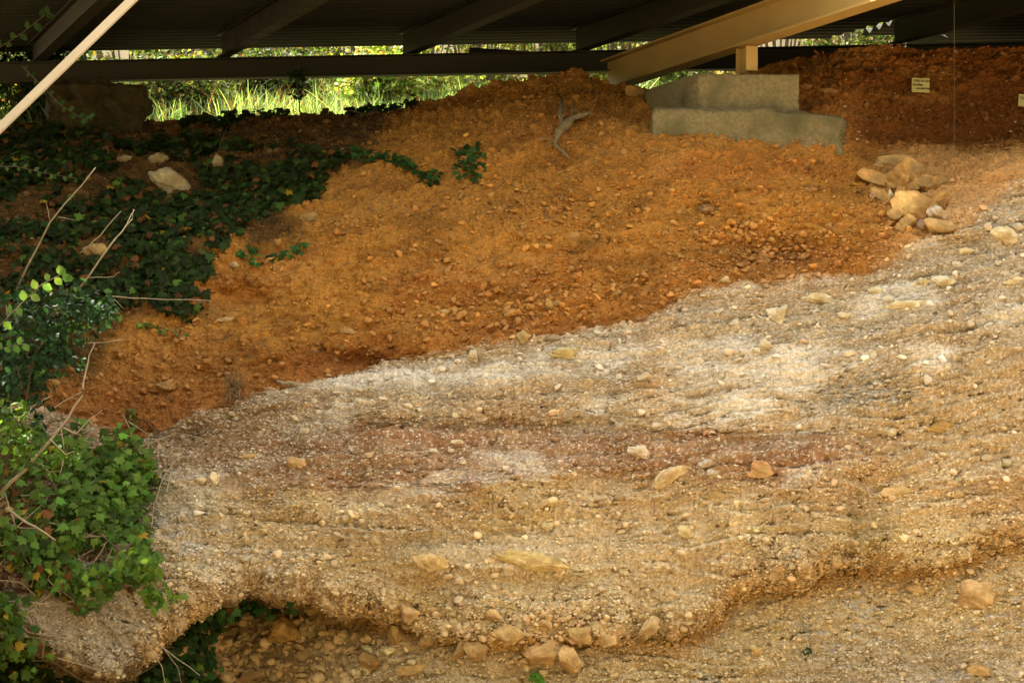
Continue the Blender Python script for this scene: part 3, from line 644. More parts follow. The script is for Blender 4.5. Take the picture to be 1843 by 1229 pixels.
# plumb line
o = MB().tube([W(1717, -150, 12.0), W(1717.5, 120, 12.0), W(1718, 330, 12.0)], .0011, 4).obj('plumb_string', M_string, W(1718, 330, 12.0)); tag(o, 'thin pale string hanging straight down in front of the dark red wall', 'string')
# ------------------------------------------------------------------ footing
def rblock(corners, h, seed, nx=60, ny=14, nz=16, r=.02, amp=.006):
    """block from 4 base corners (front-left, front-right, back-right, back-left), worn edges"""
    import bmesh
    fl, fr, br, bl = [np.array(c, float) for c in corners]
    V = {}; Vl = []; Fl = []
    def vid(u, v, t):
        k = (round(u, 5), round(v, 5), round(t, 5))
        if k not in V: V[k] = len(Vl); Vl.append(k)
        return V[k]
    def face(g):
        for q in g: Fl.append(q)
    U = np.linspace(0, 1, nx + 1); D = np.linspace(0, 1, ny + 1); T = np.linspace(0, 1, nz + 1)
    for i in range(nx):
        for k in range(nz):
            Fl.append((vid(U[i], 0, T[k]), vid(U[i + 1], 0, T[k]), vid(U[i + 1], 0, T[k + 1]), vid(U[i], 0, T[k + 1])))
            Fl.append((vid(U[i], 1, T[k]), vid(U[i], 1, T[k + 1]), vid(U[i + 1], 1, T[k + 1]), vid(U[i + 1], 1, T[k])))
        for j in range(ny):
            Fl.append((vid(U[i], D[j], 1), vid(U[i + 1], D[j], 1), vid(U[i + 1], D[j + 1], 1), vid(U[i], D[j + 1], 1)))
            Fl.append((vid(U[i], D[j], 0), vid(U[i], D[j + 1], 0), vid(U[i + 1], D[j + 1], 0), vid(U[i + 1], D[j], 0)))
    for j in range(ny):
        for k in range(nz):
            Fl.append((vid(0, D[j], T[k]), vid(0, D[j], T[k + 1]), vid(0, D[j + 1], T[k + 1]), vid(0, D[j + 1], T[k])))
            Fl.append((vid(1, D[j], T[k]), vid(1, D[j + 1], T[k]), vid(1, D[j + 1], T[k + 1]), vid(1, D[j], T[k + 1])))
    A_ = np.array(Vl); u, v, t = A_.T
    Pp = (fl * ((1 - u) * (1 - v))[:, None] + fr * (u * (1 - v))[:, None] + br * (u * v)[:, None] + bl * ((1 - u) * v)[:, None])
    hh = h(u) if callable(h) else np.full(len(u), h)
    Pp[:, 2] += t * hh
    # worn edges
    cen = Pp.mean(0); x, y, z = Pp.T
    n1 = fbm(x * 9 + z * 5, z * 9 + y * 7, seed, 4)
    edge = (np.minimum(u, 1 - u) < .002).astype(int) + (np.minimum(v, 1 - v) < .002) + ((1 - t) < .002)
    k = np.where(edge >= 2, r * (.3 + np.abs(n1)), 0) + amp * n1
    dr_ = cen - Pp; dr_[:, 0] = np.sign(dr_[:, 0]) * (np.minimum(u, 1 - u) < .01); dr_[:, 1] = np.sign(dr_[:, 1]) * (np.minimum(v, 1 - v) < .02); dr_[:, 2] = -1. * (t > .999)
    Pp += dr_ * k[:, None]
    return Pp, np.array(Fl)
ft = empty('concrete_footing', W(1340, 250, 13.0), 'two stepped grey concrete blocks under the steel post', 'footing')
def WZ(px, Y, z): return np.array([(px - CX) / F * Y, Y, z])
Yf = 12.83; zb_ = H + (CY - 315) / F * Yf; zt_ = H + (CY - 191) / F * Yf
fl = WZ(1170, Yf + .04, zb_); fr = WZ(1518, Yf - .08, zb_); dd = np.array([.13, .62, 0])
Vv, Fc = rblock([fl, fr, fr + dd, fl + dd], lambda u: (zt_ - zb_) * (1 - .0 * u) + .0 * u - .055 * sm(.55, 1, u) - .02 * u, 4, nx=80, r=.035, amp=.014)
# rounded left end, broken right end
Vv[:, 0] += .10 * (1 - np.clip((Vv[:, 2] - zb_) / (zt_ - zb_), 0, 1)) ** 2 * (Vv[:, 0] < fl[0] + .2) * 0 + .05 * fbm(Vv[:, 2] * 9, Vv[:, 1] * 9, 8, 4) * (Vv[:, 0] > fr[0] - .05)
child('lower_block', Vv, Fc, M_conc, ft, smooth=False)
zb2 = zt_ - .075; Yu = 12.96; zt2 = H + (CY - 131) / F * Yu
fl = WZ(1255, Yu + .03, zb2); fr = WZ(1440, Yu - .05, zb2); dd = np.array([dM.x, dM.y, 0]) * .95
Vv, Fc = rblock([fl, fr, fr + dd, fl + dd], lambda u: (zt2 - zb2) - .015 * u, 9, nx=50, r=.012, amp=.004)
child('upper_block', Vv, Fc, M_conc, ft, smooth=False)
# stone pillar under the eave on the left
Vv, Fc = rblock([WZ(88, 14.9, H + (CY - 262) / F * 14.9), WZ(262, 14.9, H + (CY - 262) / F * 14.9), WZ(250, 15.6, H + 1.7), WZ(95, 15.6, H + 1.7)], .545, 14, nx=60, ny=20, nz=36, r=.10, amp=.11)
o = link('stone_pillar', mesh_np('stone_pillar', Vv, Fc, M_mortar, smooth=True)); tag(o, 'dark rough stone pillar under the beam on the left', 'pillar')
# ------------------------------------------------------------------ cards
def text_mesh(s, size, name):
    c = bpy.data.curves.new(name, 'FONT'); c.body = s; c.size = size; c.shear = .12; c.extrude = .0004; c.offset = .0006
    t = bpy.data.objects.new(name, c); COL.objects.link(t); bpy.context.view_layer.update()
    me_ = bpy.data.meshes.new_from_object(t.evaluated_get(bpy.context.evaluated_depsgraph_get())); bpy.data.objects.remove(t); me_.name = name
    me_.materials.clear(); me_.materials.append(M_ink); return me_
def card(cx, cy, wpx, hpx, rot, lines, label):
    Y = surfY(cx, cy) - .07; s = Y / F; w_, h_ = wpx * s, hpx * s
    loc = Vector(W(cx, cy, Y)); root = empty('written_card', loc, label, 'card', 'handwritten cards pinned to the dark wall')
    root.rotation_euler = (R(-4), R(rot), 0)
    m = MB().box((0, 0, 0), (w_, .004, h_)); link('card', m.mesh('card', M_card), root)
    pin = MB().tube([(0, -.006, h_ * .46), (0, .12, h_ * .46)], .003, 6); link('pin', pin.mesh('pin', M_dark), root)
    for (t, x, z, sz) in lines:
        o = link('writing', text_mesh(t, sz * h_, 'writing'), root); o.location = (x * w_ - w_ / 2, -.0035, z * h_ - h_ / 2); o.rotation_euler = (R(90), 0, 0)
card(1657, 154, 32, 26, 2, [('DEBLAIS DES', .10, .74, .20), ('fouilles', .06, .46, .24), ('anciennes', .26, .22, .24)], 'small cream card with three handwritten lines on the dark red wall')
card(1848, 182, 30, 22, 6, [('Co', .08, .62, .30)], 'cream card cut off by the right picture edge')
# ------------------------------------------------------------------ wood
def wpts(pts): return [SP(x, y, o) for x, y, o in pts]
root = empty('driftwood_root', SP(1010, 232, .03), 'bleached forked dead root lying on the upper scree', 'dead root')
MB().tube(wpts([(1060,204,.10),(1048,208,.10),(1030,214,.08),(1020,224,.08),(1008,236,.07),(1002,248,.06)]), [.020,.022,.026,.042,.036,.022], 9, .25).child('stem', M_root, root, smooth=True)
MB().tube(wpts([(1002,246,.06),(1000,262,.06),(1012,272,.07),(1025,286,.05)]), [.022,.016,.014,.006], 8, .2).child('branch', M_root, root, smooth=True)
MB().tube(wpts([(1012,224,.06),(1008,205,.10),(1012,192,.12),(1010,176,.10)]), [.022,.020,.018,.010], 8, .3).child('branch', M_root, root, smooth=True)
MB().tube(wpts([(1027,220,.08),(1030,200,.13),(1035,184,.14)]), [.014,.010,.004], 7, .2).child('branch', M_root, root, smooth=True)
MB().tube(wpts([(998,246,.04),(990,258,.05),(978,266,.03)]), [.008,.006,.003], 6, .2).child('branch', M_root, root, smooth=True)
o = MB().tube(wpts([(500,686,.05),(512,690,.06),(524,688,.05),(545,694,.02)]), [.013,.013,.010,.004], 7, .2).obj('dead_stick', M_twig, tuple(SP(520, 690)), smooth=True); tag(o, 'short grey driftwood stick at the left tip of the pale bed', 'stick')
tw = MB()
for _ in range(46):
    x0, y0 = random.uniform(330, 1500), random.uniform(250, 640)
    if y0 > np.interp(x0, L_band[:, 0], L_band[:, 1]) - 15: continue
    a_ = random.uniform(-1, 1); l_ = random.uniform(8, 26); tw.tube([SP(x0 + l_ * t * math.cos(a_), y0 + l_ * t * math.sin(a_) + 2 * math.sin(t * 5 + a_), .022) for t in (0, .35, .7, 1)], random.uniform(.0018, .004), 4)
tag(tw.obj('twig_litter', M_bark), 'tiny dead twigs strewn over the orange scree', 'twigs', kind='stuff')
def branch(name, Y, main, r0, r1, subs, label, m=M_twig, cat='branch', parent=None):
    """main: [(px,py,dY)]; subs: list of (pts, r0, r1)"""
    def pt(q): return Vector(W(q[0], q[1], Y + (q[2] if len(q) > 2 else 0)))
    def fine(pts):
        out = [pt(pts[0])]
        for i in range(len(pts) - 1):
            a_, b_ = pt(pts[i]), pt(pts[i + 1]); n = 3
            for k in range(1, n + 1):
                q = a_.lerp(b_, k / n); out.append(q + (Vector((random.uniform(-1, 1), random.uniform(-1, 1), random.uniform(-1, 1))) * .004 if k < n else Vector()))
        return out
    P_ = fine(main); n = len(P_)
    rt = empty(name, tuple(P_[0]), label, cat) if parent is None else parent
    MB().tube(P_, [r0 + (r1 - r0) * k / (n - 1) for k in range(n)], 6, .15).child('stem', m, rt, smooth=True)
    for (pts, a_, b_) in subs:
        Q = fine(pts); n = len(Q); MB().tube(Q, [a_ + (b_ - a_) * k / (n - 1) for k in range(n)], 5, .15).child('twig', m, rt, smooth=True)
    return rt
branch('dead_branch', 10.1, [(0,888,.2),(60,828,.1),(110,768,0),(148,712,0),(154,670,0),(160,640,0),(171,617,0)], .010, .003,
    [([(110,768),(138,780),(160,755),(184,738)], .005, .002), ([(160,755),(178,780,.05)], .004, .001), ([(90,790),(118,818),(135,812)], .005, .002), ([(110,768),(116,820,.05),(107,855)], .004, .002), ([(166,757),(181,756)], .003, .001), ([(70,830),(90,850),(107,848)], .004, .001)],
    'bare forked dead branch rising from the ivy at the lower left')
branch('dead_branch', 11.5, [(30,520,.2),(90,400,0),(172,302,-.1)], .008, .003, [([(90,400),(84,370),(82,360)], .003, .001), ([(105,391),(137,396)], .003, .001)], 'long straight dry stick leaning in the dark ivy')
branch('dead_branch', 11.2, [(140,522,.1),(200,440,0),(228,405,0),(242,378,0)], .007, .002, [([(228,405),(238,395),(240,380),(240,376)], .003, .001), ([(160,500),(205,498),(214,490)], .003, .001)], 'dry stick with a forked tip left of the tan rock')
branch('dead_branch', 11.6, [(145,455,.1),(180,425,0),(218,380,0)], .006, .002, [], 'shorter dry stick crossing the tan rock')
branch('dead_branch', 11.3, [(190,533,0),(260,537,0),(380,541,0)], .004, .002, [([(205,538,0),(223,556,0)], .003, .001)], 'thin pale horizontal twig above the lowest ivy trails', cat='twig')
branch('dead_branch', 10.9, [(130,618,0),(180,617,0),(225,611,0)], .003, .0015, [], 'short thin twig lying level below the horizontal one', cat='twig')
branch('dead_branch', 10.3, [(10,915,0),(40,935,0),(75,955,0),(100,972,0)], .009, .005, [], 'thick dead stem slanting down through the lower left ivy')
branch('dead_branch', 10.6, [(262,1140,0),(300,1170,0),(360,1215,0)], .005, .002, [([(290,1160,0),(320,1200,0),(330,1240,0)], .003, .001)], 'bare trailing stem hanging below the overhang on the left')
branch('dead_branch', 10.5, [(225,1070,0),(262,1150,0),(292,1200,0),(300,1240,0)], .004, .002, [], 'thin root hanging down the lower left rock')
# ------------------------------------------------------------------ leaves
IVY = np.array([(0,.36,.05),(0,0,0),(.20,-.10,0),(.50,.06,-.04),(.36,.30,0),(.44,.60,-.05),(.18,.56,0),(0,1.0,-.08),(-.18,.56,0),(-.44,.60,-.05),(-.36,.30,0),(-.50,.06,-.04),(-.20,-.10,0)])
IVYF = np.array([(0, k, k + 1) for k in range(1, 12)] + [(0, 12, 1)])
OVAL = np.array([(0,0,0),(.26,.25,.05),(.30,.55,.05),(.14,.85,.0),(0,1,-.06),(-.14,.85,0),(-.30,.55,.05),(-.26,.25,.05),(0,.5,-.03)])
OVALF = np.array([(8,0,1),(8,1,2),(8,2,3),(8,3,4),(8,4,5),(8,5,6),(8,6,7),(8,7,0)])
DIA = np.array([(0,0,0),(.3,.45,.06),(0,1,0),(-.3,.45,.06)]); DIAF = np.array([(0,1,2),(0,2,3)])
def leaves(pos, nrm, size, cols, T=(IVY, IVYF), droop=.8, spread=.5, m=None):
    n = len(pos); nrm = nrm + RNG.normal(0, spread, (n, 3)); nrm /= np.linalg.norm(nrm, axis=1, keepdims=True)
    tip = np.array([0, 0, -1.]) * droop + RNG.normal(0, .55, (n, 3)); tip -= nrm * (tip * nrm).sum(1, keepdims=True); tip /= np.linalg.norm(tip, axis=1, keepdims=True) + 1e-9
    s = np.cross(tip, nrm); tv, tf = T
    v = (s[:, None] * tv[None, :, 0, None] + tip[:, None] * tv[None, :, 1, None] + nrm[:, None] * (tv[None, :, 2, None] * RNG.uniform(.4, 2.4, (n, 1, 1)))) * size[:, None, None] + pos[:, None]
    f = (tf[None] + (np.arange(n) * len(tv))[:, None, None]).reshape(-1, 3)
    return v.reshape(-1, 3), f, np.repeat(cols, len(tv), 0)
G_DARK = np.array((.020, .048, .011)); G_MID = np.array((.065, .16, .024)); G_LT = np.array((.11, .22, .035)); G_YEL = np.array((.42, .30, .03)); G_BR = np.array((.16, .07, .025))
def leafcols(n, base, var=.25, light=.0, yellow=0., brown=0.):
    c = np.array(base)[None] * np.exp(RNG.normal(0, var * 1.4, (n, 1))).clip(.35, 2.6) * RNG.normal(1, .08, (n, 3)).clip(.6, 1.4) * np.stack([1 + .5 * RNG.random(n), np.ones(n), np.ones(n)], -1)
    if light: m = RNG.random(n) < light; c[m] = G_LT * RNG.uniform(.6, 1.1, (m.sum(), 1))
    if yellow: m = RNG.random(n) < yellow; c[m] = G_YEL * RNG.uniform(.6, 1.1, (m.sum(), 1))
    if brown: m = RNG.random(n) < brown; c[m] = G_BR * RNG.uniform(.6, 1.5, (m.sum(), 1))
    return c.clip(.005, .8)
JX = 34 * fbm(X * 2.4, S * 2.4, 301, 4, .6); JY = 20 * fbm(X * 2.4, S * 2.4, 305, 4, .6)
CLR = np.ones_like(X)
for (a, b, rx, ry) in [(311,326,56,36),(396,294,18,24),(282,290,28,18),(218,288,26,12),(172,450,32,20),(250,470,30,10),(90,300,24,10)]: CLR *= 1 - sm(1.15, .85, np.hypot((PX - a) / rx, (PY - b) / ry))
def samp(polys, n, thr=None, nscale=3.0, seed=1):
    """random surface points (positions, normals) inside photo polygons, optionally clumped by noise"""
    w_ = np.zeros(PX.shape)
    for poly in polys: w_ = np.maximum(w_, inpoly(PX + JX, PY + JY, poly) * 1.0)
    w_ = w_ * CLR
    if thr is not None: w_ = w_ * sm(thr - .08, thr + .08, fbm(X * nscale, S * nscale * 1.3, seed, 4))
    w_ = (w_ * area * np.clip(-Nn[..., 1] + .15, .02, 1)).ravel(); w_ /= w_.sum(); i = RNG.choice(len(w_), n, p=w_); return P.reshape(-1, 3)[i], Nn.reshape(-1, 3)[i]
def ivy_part(name, parent, polys, n, base, size, lift, thr=None, nscale=3., seed=1, T=(IVY, IVYF), kind=None, **k):
    p_, n_ = samp(polys, n, thr, nscale, seed); s = RNG.uniform(size[0], size[1], n)
    p_ = p_ + n_ * RNG.uniform(lift[0], lift[1], (n, 1)); v, f, c = leaves(p_, n_ * .8 + np.array([0, -.5, .5]), s, leafcols(n, base, **k), T)
    return v, f, c
def stems_on(polys, n, length, r, seed=0, lift=.02, m=M_bark):
    b = MB(); p_, n_ = samp(polys, n)
    for q, nn_ in zip(p_, n_):
        d_ = Vector((RNG.normal(), RNG.normal() * .3, RNG.normal() * .7)).normalized(); pts = []; c_ = Vector(q) + Vector(nn_) * lift
        for k in range(5):
            x_ = (c_.x / c_.y) * F + CX; y_ = CY - (c_.z - H) / c_.y * F; Yq = surfY(x_, y_)
            pts.append(Vector((c_.x, Yq - lift, c_.z))); c_ = c_ + (d_ + Vector((RNG.normal(), 0, RNG.normal())) * .4) * length / 5
        b.tube(pts, r, 4)
    return b
def ivy_plant(name, origin, label, polys, n, base, size, lift, cat='ivy', nst=6, **k):
    rt = empty(name, tuple(SP(*origin)), label, cat)
    v, f, c = ivy_part(name, rt, polys, n, base, size, lift, **k); child('foliage', v, f, M_leaf, rt, col=c)
    if nst: stems_on(polys, nst, .35, .004).child('stem', M_bark, rt)
    return rt
dark_slope = [(-60,235),(90,240),(250,262),(330,250),(420,262),(520,262),(600,285),(640,300),(590,330),(575,370),(520,385),(470,400),(440,430),(385,465),(330,500),(400,545),(350,575),(270,545),(210,560),(200,600),(150,610),(120,640),(60,700),(-60,760)]
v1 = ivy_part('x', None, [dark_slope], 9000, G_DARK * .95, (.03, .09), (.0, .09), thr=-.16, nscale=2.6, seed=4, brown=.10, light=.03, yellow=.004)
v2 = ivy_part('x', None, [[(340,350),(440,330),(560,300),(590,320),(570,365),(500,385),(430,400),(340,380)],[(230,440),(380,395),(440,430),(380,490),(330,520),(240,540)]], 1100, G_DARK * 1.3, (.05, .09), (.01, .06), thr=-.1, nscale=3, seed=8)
def joinv(L_):
    V_ = []; F_ = []; C_ = []; o = 0
    for v, f, c in L_: V_.append(v); F_.append(f + o); C_.append(c); o += len(v)
    return np.concatenate(V_), np.concatenate(F_), np.concatenate(C_)
v, f, c = joinv([v1, v2])
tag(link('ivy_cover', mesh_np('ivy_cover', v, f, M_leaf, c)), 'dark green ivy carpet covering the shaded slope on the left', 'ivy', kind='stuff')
ivy_plant('trailing_ivy', (740, 300), 'trailing strand of dark ivy hanging in a bow on the upper orange scree',
    [[(636,285),(700,275),(740,285),(760,312),(790,318),(800,332),(770,332),(745,322),(720,302),(680,300),(640,298)], [(815,275),(830,266),(868,268),(870,300),(850,320),(815,325),(808,310),(822,300)]], 170, (.028,.09,.022), (.05, .075), (.01, .05), nst=1)
ivy_plant('trailing_ivy', (515, 470), 'small ivy sprig creeping onto the orange slope at the edge of the carpet', [[(470,470),(500,472),(530,452),(555,450),(556,472),(530,484),(480,484)],[(430,450),(470,455),(465,475),(440,470)]], 55, (.035,.13,.026), (.04, .06), (.01, .04), nst=1)
ivy_plant('trailing_ivy', (300, 595), 'thin ivy trail with small bright leaves below the ivy carpet', [[(255,590),(310,588),(350,604),(345,610),(290,608),(255,600)]], 26, (.05,.17,.03), (.025, .04), (.01, .03), nst=1)
ivy_plant('crest_ivy', (640, 205), 'dark ivy silhouetted along the crest below the sunlit grass', [[(330,218),(420,208),(500,203),(600,200),(700,192),(780,180),(780,186),(700,204),(600,211),(450,222),(330,232)]], 520, G_DARK * .8, (.04, .075), (-.02, .07), thr=-.25, nscale=5, nst=5)
ivy_plant('sapling', (240, 775), 'tiny yellowish sprig at the foot of the left slope', [[(232,745),(250,745),(250,775),(240,782),(232,770)]], 22, (.10,.14,.03), (.025, .045), (.01, .06), cat='plant', nst=1)
lowleft = [(-60,800),(30,800),(60,820),(140,835),(215,825),(250,850),(300,880),(300,910),(270,940),(262,960),(285,980),(290,1020),(312,1062),(300,1090),(265,1090),(240,1060),(170,1090),(60,1140),(0,1175),(-60,1180)]
rt = empty('ivy_bush', tuple(SP(150, 950)), 'bright green ivy bush spilling over the lower left rock', 'ivy')
va = ivy_part('x', rt, [lowleft], 2300, G_MID * .8, (.028, .082), (.0, .26), thr=-.12, nscale=3.4, seed=6, light=.16, yellow=.04, brown=.03, var=.35)
vb = ivy_part('x', rt, [[(60,820),(250,850),(300,885),(270,940),(200,960),(120,1000),(230,1010),(285,990),(290,1040),(220,1060),(100,1060)]], 620, G_MID * 1.0, (.045, .085), (.08, .32), thr=-.05, nscale=3.6, seed=16, light=.12)
v, f, c = joinv([va, vb]); child('foliage', v, f, M_leaf, rt, col=c)
stems_on([lowleft], 70, .6, .004, lift=.12).child('stem', M_twig, rt)
# brown litter caught under the ivy
p_, n_ = samp([[(-40,800),(230,850),(200,1000),(60,1060),(-40,1100)]], 1400); v, f, c = leaves(p_ + n_ * .02, n_, RNG.uniform(.03, .07, 1400), leafcols(1400, (.13, .085, .055), .4), (DIA, DIAF), spread=.8)
tag(link('leaf_litter', mesh_np('leaf_litter', v, f, M_leaf, c)), 'brown dead leaves caught under the lower left ivy', 'leaves', kind='stuff')
def shrub(name, label, Y, clusters, n, base, size, T=(OVAL, OVALF), stems=(), light=.1, cat='shrub', group=None, yellow=0, brown=0):
    o_ = clusters[0]; rt = empty(name, W(o_[0], o_[1] + o_[3], Y), label, cat, group); pos = []
    wts = np.array([c_[2] * c_[3] for c_ in clusters], float); wts /= wts.sum()
    for c_, k in zip(clusters, (wts * n).astype(int) + 1):
        q = RNG.normal(size=(k, 3)); q /= np.linalg.norm(q, axis=1, keepdims=True); q *= RNG.random((k, 1)) ** .45; dz = c_[4] if len(c_) > 4 else .2; Yc = Y + (c_[5] if len(c_) > 5 else 0)
        pos.append(np.stack([(c_[0] + q[:, 0] * c_[2] - CX) / F * Yc, Yc + q[:, 1] * dz, (CY - c_[1] + q[:, 2] * c_[3]) / F * Yc + H], -1))
    pos = np.concatenate(pos); n = len(pos); v, f, c = leaves(pos, np.tile([0, -.5, .6], (n, 1)), RNG.uniform(size[0], size[1], n), leafcols(n, base, light=light, yellow=yellow, brown=brown), T, droop=.3, spread=.7)
    child('foliage', v, f, M_leaf, rt, col=c)
    if stems:
        b = MB()
        for (pts, r) in stems: b.tube([W(x, y, Y + dy) for x, y, dy in pts], [r * (1 - .7 * k / (len(pts) - 1)) for k in range(len(pts))], 5, .2)
        b.child('stem', M_bark, rt, smooth=True)
    return rt
shrub('holly_shrub', 'dark bluish leafy shrub on the left edge at mid height', 10.6, [(60,560,110,60,.3),(150,560,60,60,.2),(40,640,90,60,.3),(110,640,50,50,.2),(30,720,70,60,.3),(190,560,35,20,.15)], 1000, (.014,.05,.020), (.035,.06),
      stems=[([(20,900,.1),(40,760,0),(60,640,0),(120,560,0)], .010), ([(40,700,0),(20,620,0),(10,540,0)], .007)], light=.01)
shrub('leafy_shrub', 'yellow green leafy sprigs at the left edge above the ivy bush', 10.2, [(25,760,45,45,.2),(85,830,40,25,.15),(15,810,45,30,.2),(120,820,30,16,.1)], 230, (.07,.16,.025), (.04,.07), stems=[([(0,880,.1),(20,800,0),(30,740,0)], .006)], light=.35)
shrub('leafy_shrub', 'bright rosette of light green leaves at the tip of the ivy bush', 10.25, [(280,1070,30,26,.1),(262,1020,30,30,.1),(225,1000,25,20,.1)], 120, (.09,.21,.03), (.045,.075), stems=[([(180,960,.2),(240,1010,0),(280,1075,0)], .004)], light=.5)
# leafy twigs reaching in from the left
def twig(label, Y, pts, n, size, base=(.07,.16,.03), r=.004, side=.05):
    P_ = [Vector(W(x, y, Y)) for x, y in pts]; rt = empty('leafy_twig', tuple(P_[0]), label, 'leafy twig')
    MB().tube(P_, [r * (1 - .7 * k / (len(P_) - 1)) for k in range(len(P_))], 5, .1).child('stem', M_bark, rt, smooth=True)
    pos = []
    seg = len(P_) - 1
    for k in range(n):
        t = (k + .7) / n * seg; i = min(int(t), seg - 1); q = P_[i].lerp(P_[i + 1], t - i); pos.append(q)
    pos = np.array(pos); d_ = np.array((P_[-1] - P_[0]).normalized()); pd = np.array([-d_[2], 0, d_[0]])
    sgn = np.where(np.arange(n) % 2 == 0, 1., -1.)[:, None]; tip = d_ * .5 + pd * sgn + RNG.normal(0, .25, (n, 3)); tip /= np.linalg.norm(tip, axis=1, keepdims=True)
    nr = np.cross(tip, np.array([.2, 0, .3]) + RNG.normal(0, .3, (n, 3))); nr += np.array([0, -1.2, .5]); nr -= tip * (nr * tip).sum(1, keepdims=True); nr /= np.linalg.norm(nr, axis=1, keepdims=True); s_ = np.cross(tip, nr)
    sz = RNG.uniform(size[0], size[1], n); v = (s_[:, None] * OVAL[None, :, 0, None] * 1.2 + tip[:, None] * OVAL[None, :, 1, None] + nr[:, None] * OVAL[None, :, 2, None]) * sz[:, None, None] + pos[:, None]
    f = (OVALF[None] + (np.arange(n) * 9)[:, None, None]).reshape(-1, 3)
    child('foliage', v.reshape(-1, 3), f, M_leaf, rt, col=np.repeat(leafcols(n, base, .15), 9, 0)); return rt
twig('leafy twig with pale green leaves rising from the left edge at mid height', 9.6, [(-40,610),(0,585),(40,545),(75,512),(110,494),(118,500)], 16, (.045,.065), (.09,.22,.05))
twig('dim leafy twig in the top left corner under the roof', 13.2, [(-40,100),(0,85),(40,60),(80,28),(90,24)], 12, (.06,.085), (.03,.08,.02))
twig('dim drooping leafy twig left below the slanting strut', 12.6, [(-30,300),(30,300),(80,312),(140,322)], 16, (.03,.045), (.05,.13,.03))
twig('small leafy sprig at the left edge below the shrub', 9.8, [(-30,640),(10,625),(45,618)], 8, (.04,.055), (.06,.17,.035))
twig('leafy twig hanging before the stone pillar', 13.4, [(40,120),(70,150),(110,190),(150,215),(165,210)], 18, (.035,.055), (.03,.09,.02))
# ivy in the hollow
ivy_plant('hollow_ivy', (470, 1085), 'ivy leaves hanging from the roof of the dark hollow', [[(390,1075),(450,1068),(530,1078),(520,1090),(480,1105),(455,1100),(400,1095)]], 50, (.035,.12,.03), (.04, .075), (.02, .10), nst=1)
ivy_plant('hollow_ivy', (330, 1160), 'dark ivy curtain at the left side of the hollow', [[(330,1130),(390,1085),(400,1110),(370,1150),(350,1210),(370,1260),(280,1260),(250,1220),(290,1180)]], 420, (.022,.07,.016), (.04, .075), (.02, .16), nst=6, light=.03)
ivy_plant('hollow_ivy', (100, 1220), 'dark ivy under the lip at the lower left corner', [[(-40,1190),(60,1175),(140,1210),(240,1225),(280,1260),(-40,1280)]], 260, (.02,.055,.012), (.04, .07), (.02, .12), nst=4)
ivy_plant('leaf_tuft', (968, 1215), 'single bright green leafy tuft at the bottom edge of the rubble', [[(955,1206),(985,1206),(985,1232),(955,1232)]], 9, (.07,.25,.03), (.05, .07), (.05, .10), cat='plant', nst=1)
ivy_plant('moss_tuft', (1468, 1178), 'tiny dark green moss tuft in the lower pebble bed', [[(1460,1172),(1477,1172),(1477,1184),(1460,1184)]], 22, (.02,.07,.03), (.012, .02), (.01, .03), cat='moss', nst=0)
# dry tuft on the slope
def blades(n, pos, hgt, lean, wd, cols, curve=.5):
    a = RNG.uniform(0, 2 * np.pi, n); dr_ = np.stack([np.cos(a), np.sin(a), np.zeros(n)], -1) * lean[:, None]; sdv = np.stack([-np.sin(a), np.cos(a), np.zeros(n)], -1)
    az = RNG.uniform(0, np.pi, n); sdv = np.stack([np.cos(az), np.sin(az), 0 * az], -1)
    V_ = []
    for k, (t, w_) in enumerate([(0, 1), (.4, .8), (.75, .5), (1, .05)]):
        c_ = pos + dr_ * (hgt * t ** (1 + curve))[:, None] + np.array([0, 0, 1]) * (hgt * (t - .25 * lean * t * t))[:, None]
        V_ += [c_ - sdv * (wd * w_ / 2)[:, None], c_ + sdv * (wd * w_ / 2)[:, None]]
    v = np.stack(V_, 1).reshape(-1, 3); b = (np.arange(n) * 8)[:, None, None]; f = (np.array([(0,1,3,2),(2,3,5,4),(4,5,7,6)])[None] + b).reshape(-1, 4); return v, f, np.repeat(cols, 8, 0)
c0 = np.array(SP(422, 700, .02)); n = 170
pos = c0 + RNG.normal(0, 1, (n, 3)) * np.array([.03, .01, .02]); v, f, c = blades(n, pos, RNG.uniform(.07, .22, n), RNG.uniform(.1, 1.2, n), np.full(n, .0045), leafcols(n, (.20, .19, .11), .3))
m_ = RNG.random(n) < .35
vv = v.reshape(n, 8, 3); vv[m_, :, 2] = 2 * c0[2] - vv[m_, :, 2]; vv[:, :, 1] = np.minimum(vv[:, :, 1], c0[1] - .01 - .5 * np.abs(vv[:, :, 2] - c0[2]) * 0)
o = link('dry_grass_tuft', mesh_np('dry_grass_tuft', (vv.reshape(-1, 3) - c0), f, M_leaf, c), None, tuple(c0)); tag(o, 'wiry grey green grass tuft on the left slope', 'grass tuft')
# ------------------------------------------------------------------ beyond the crest: sunlit grass, bushes, trees
def hz(x, Y):
    zt = H + 2.05 + (Y - 16.5) * .21; return zt + .12 * fbm(x * .8, x * 0 + Y * .8, 15, 4)
n = 26000
Yg = 16.4 + RNG.random(n) ** 1.4 * 6.5; xg = RNG.uniform(-7.5, 3.5, n)
keep = fbm(xg * 1.2, Yg * 1.2, 44, 3) > -.35; Yg, xg = Yg[keep], xg[keep]; n = len(Yg)
hg = RNG.uniform(.12, .34, n) * (1 + .5 * fbm(xg * .9, Yg * .9, 47, 3)) * np.where(RNG.random(n) < .04, 1.7, 1)
v, f, c = blades(n, np.stack([xg, Yg, hz(xg, Yg) - .03], -1), hg, RNG.uniform(.1, .9, n), RNG.uniform(.006, .014, n), leafcols(n, (.12, .24, .10), .5, brown=.15))
tag(link('meadow_grass', mesh_np('meadow_grass', v, f, M_leaf, c)), 'sunlit long grass growing behind the crest under the beam', 'grass', kind='stuff')
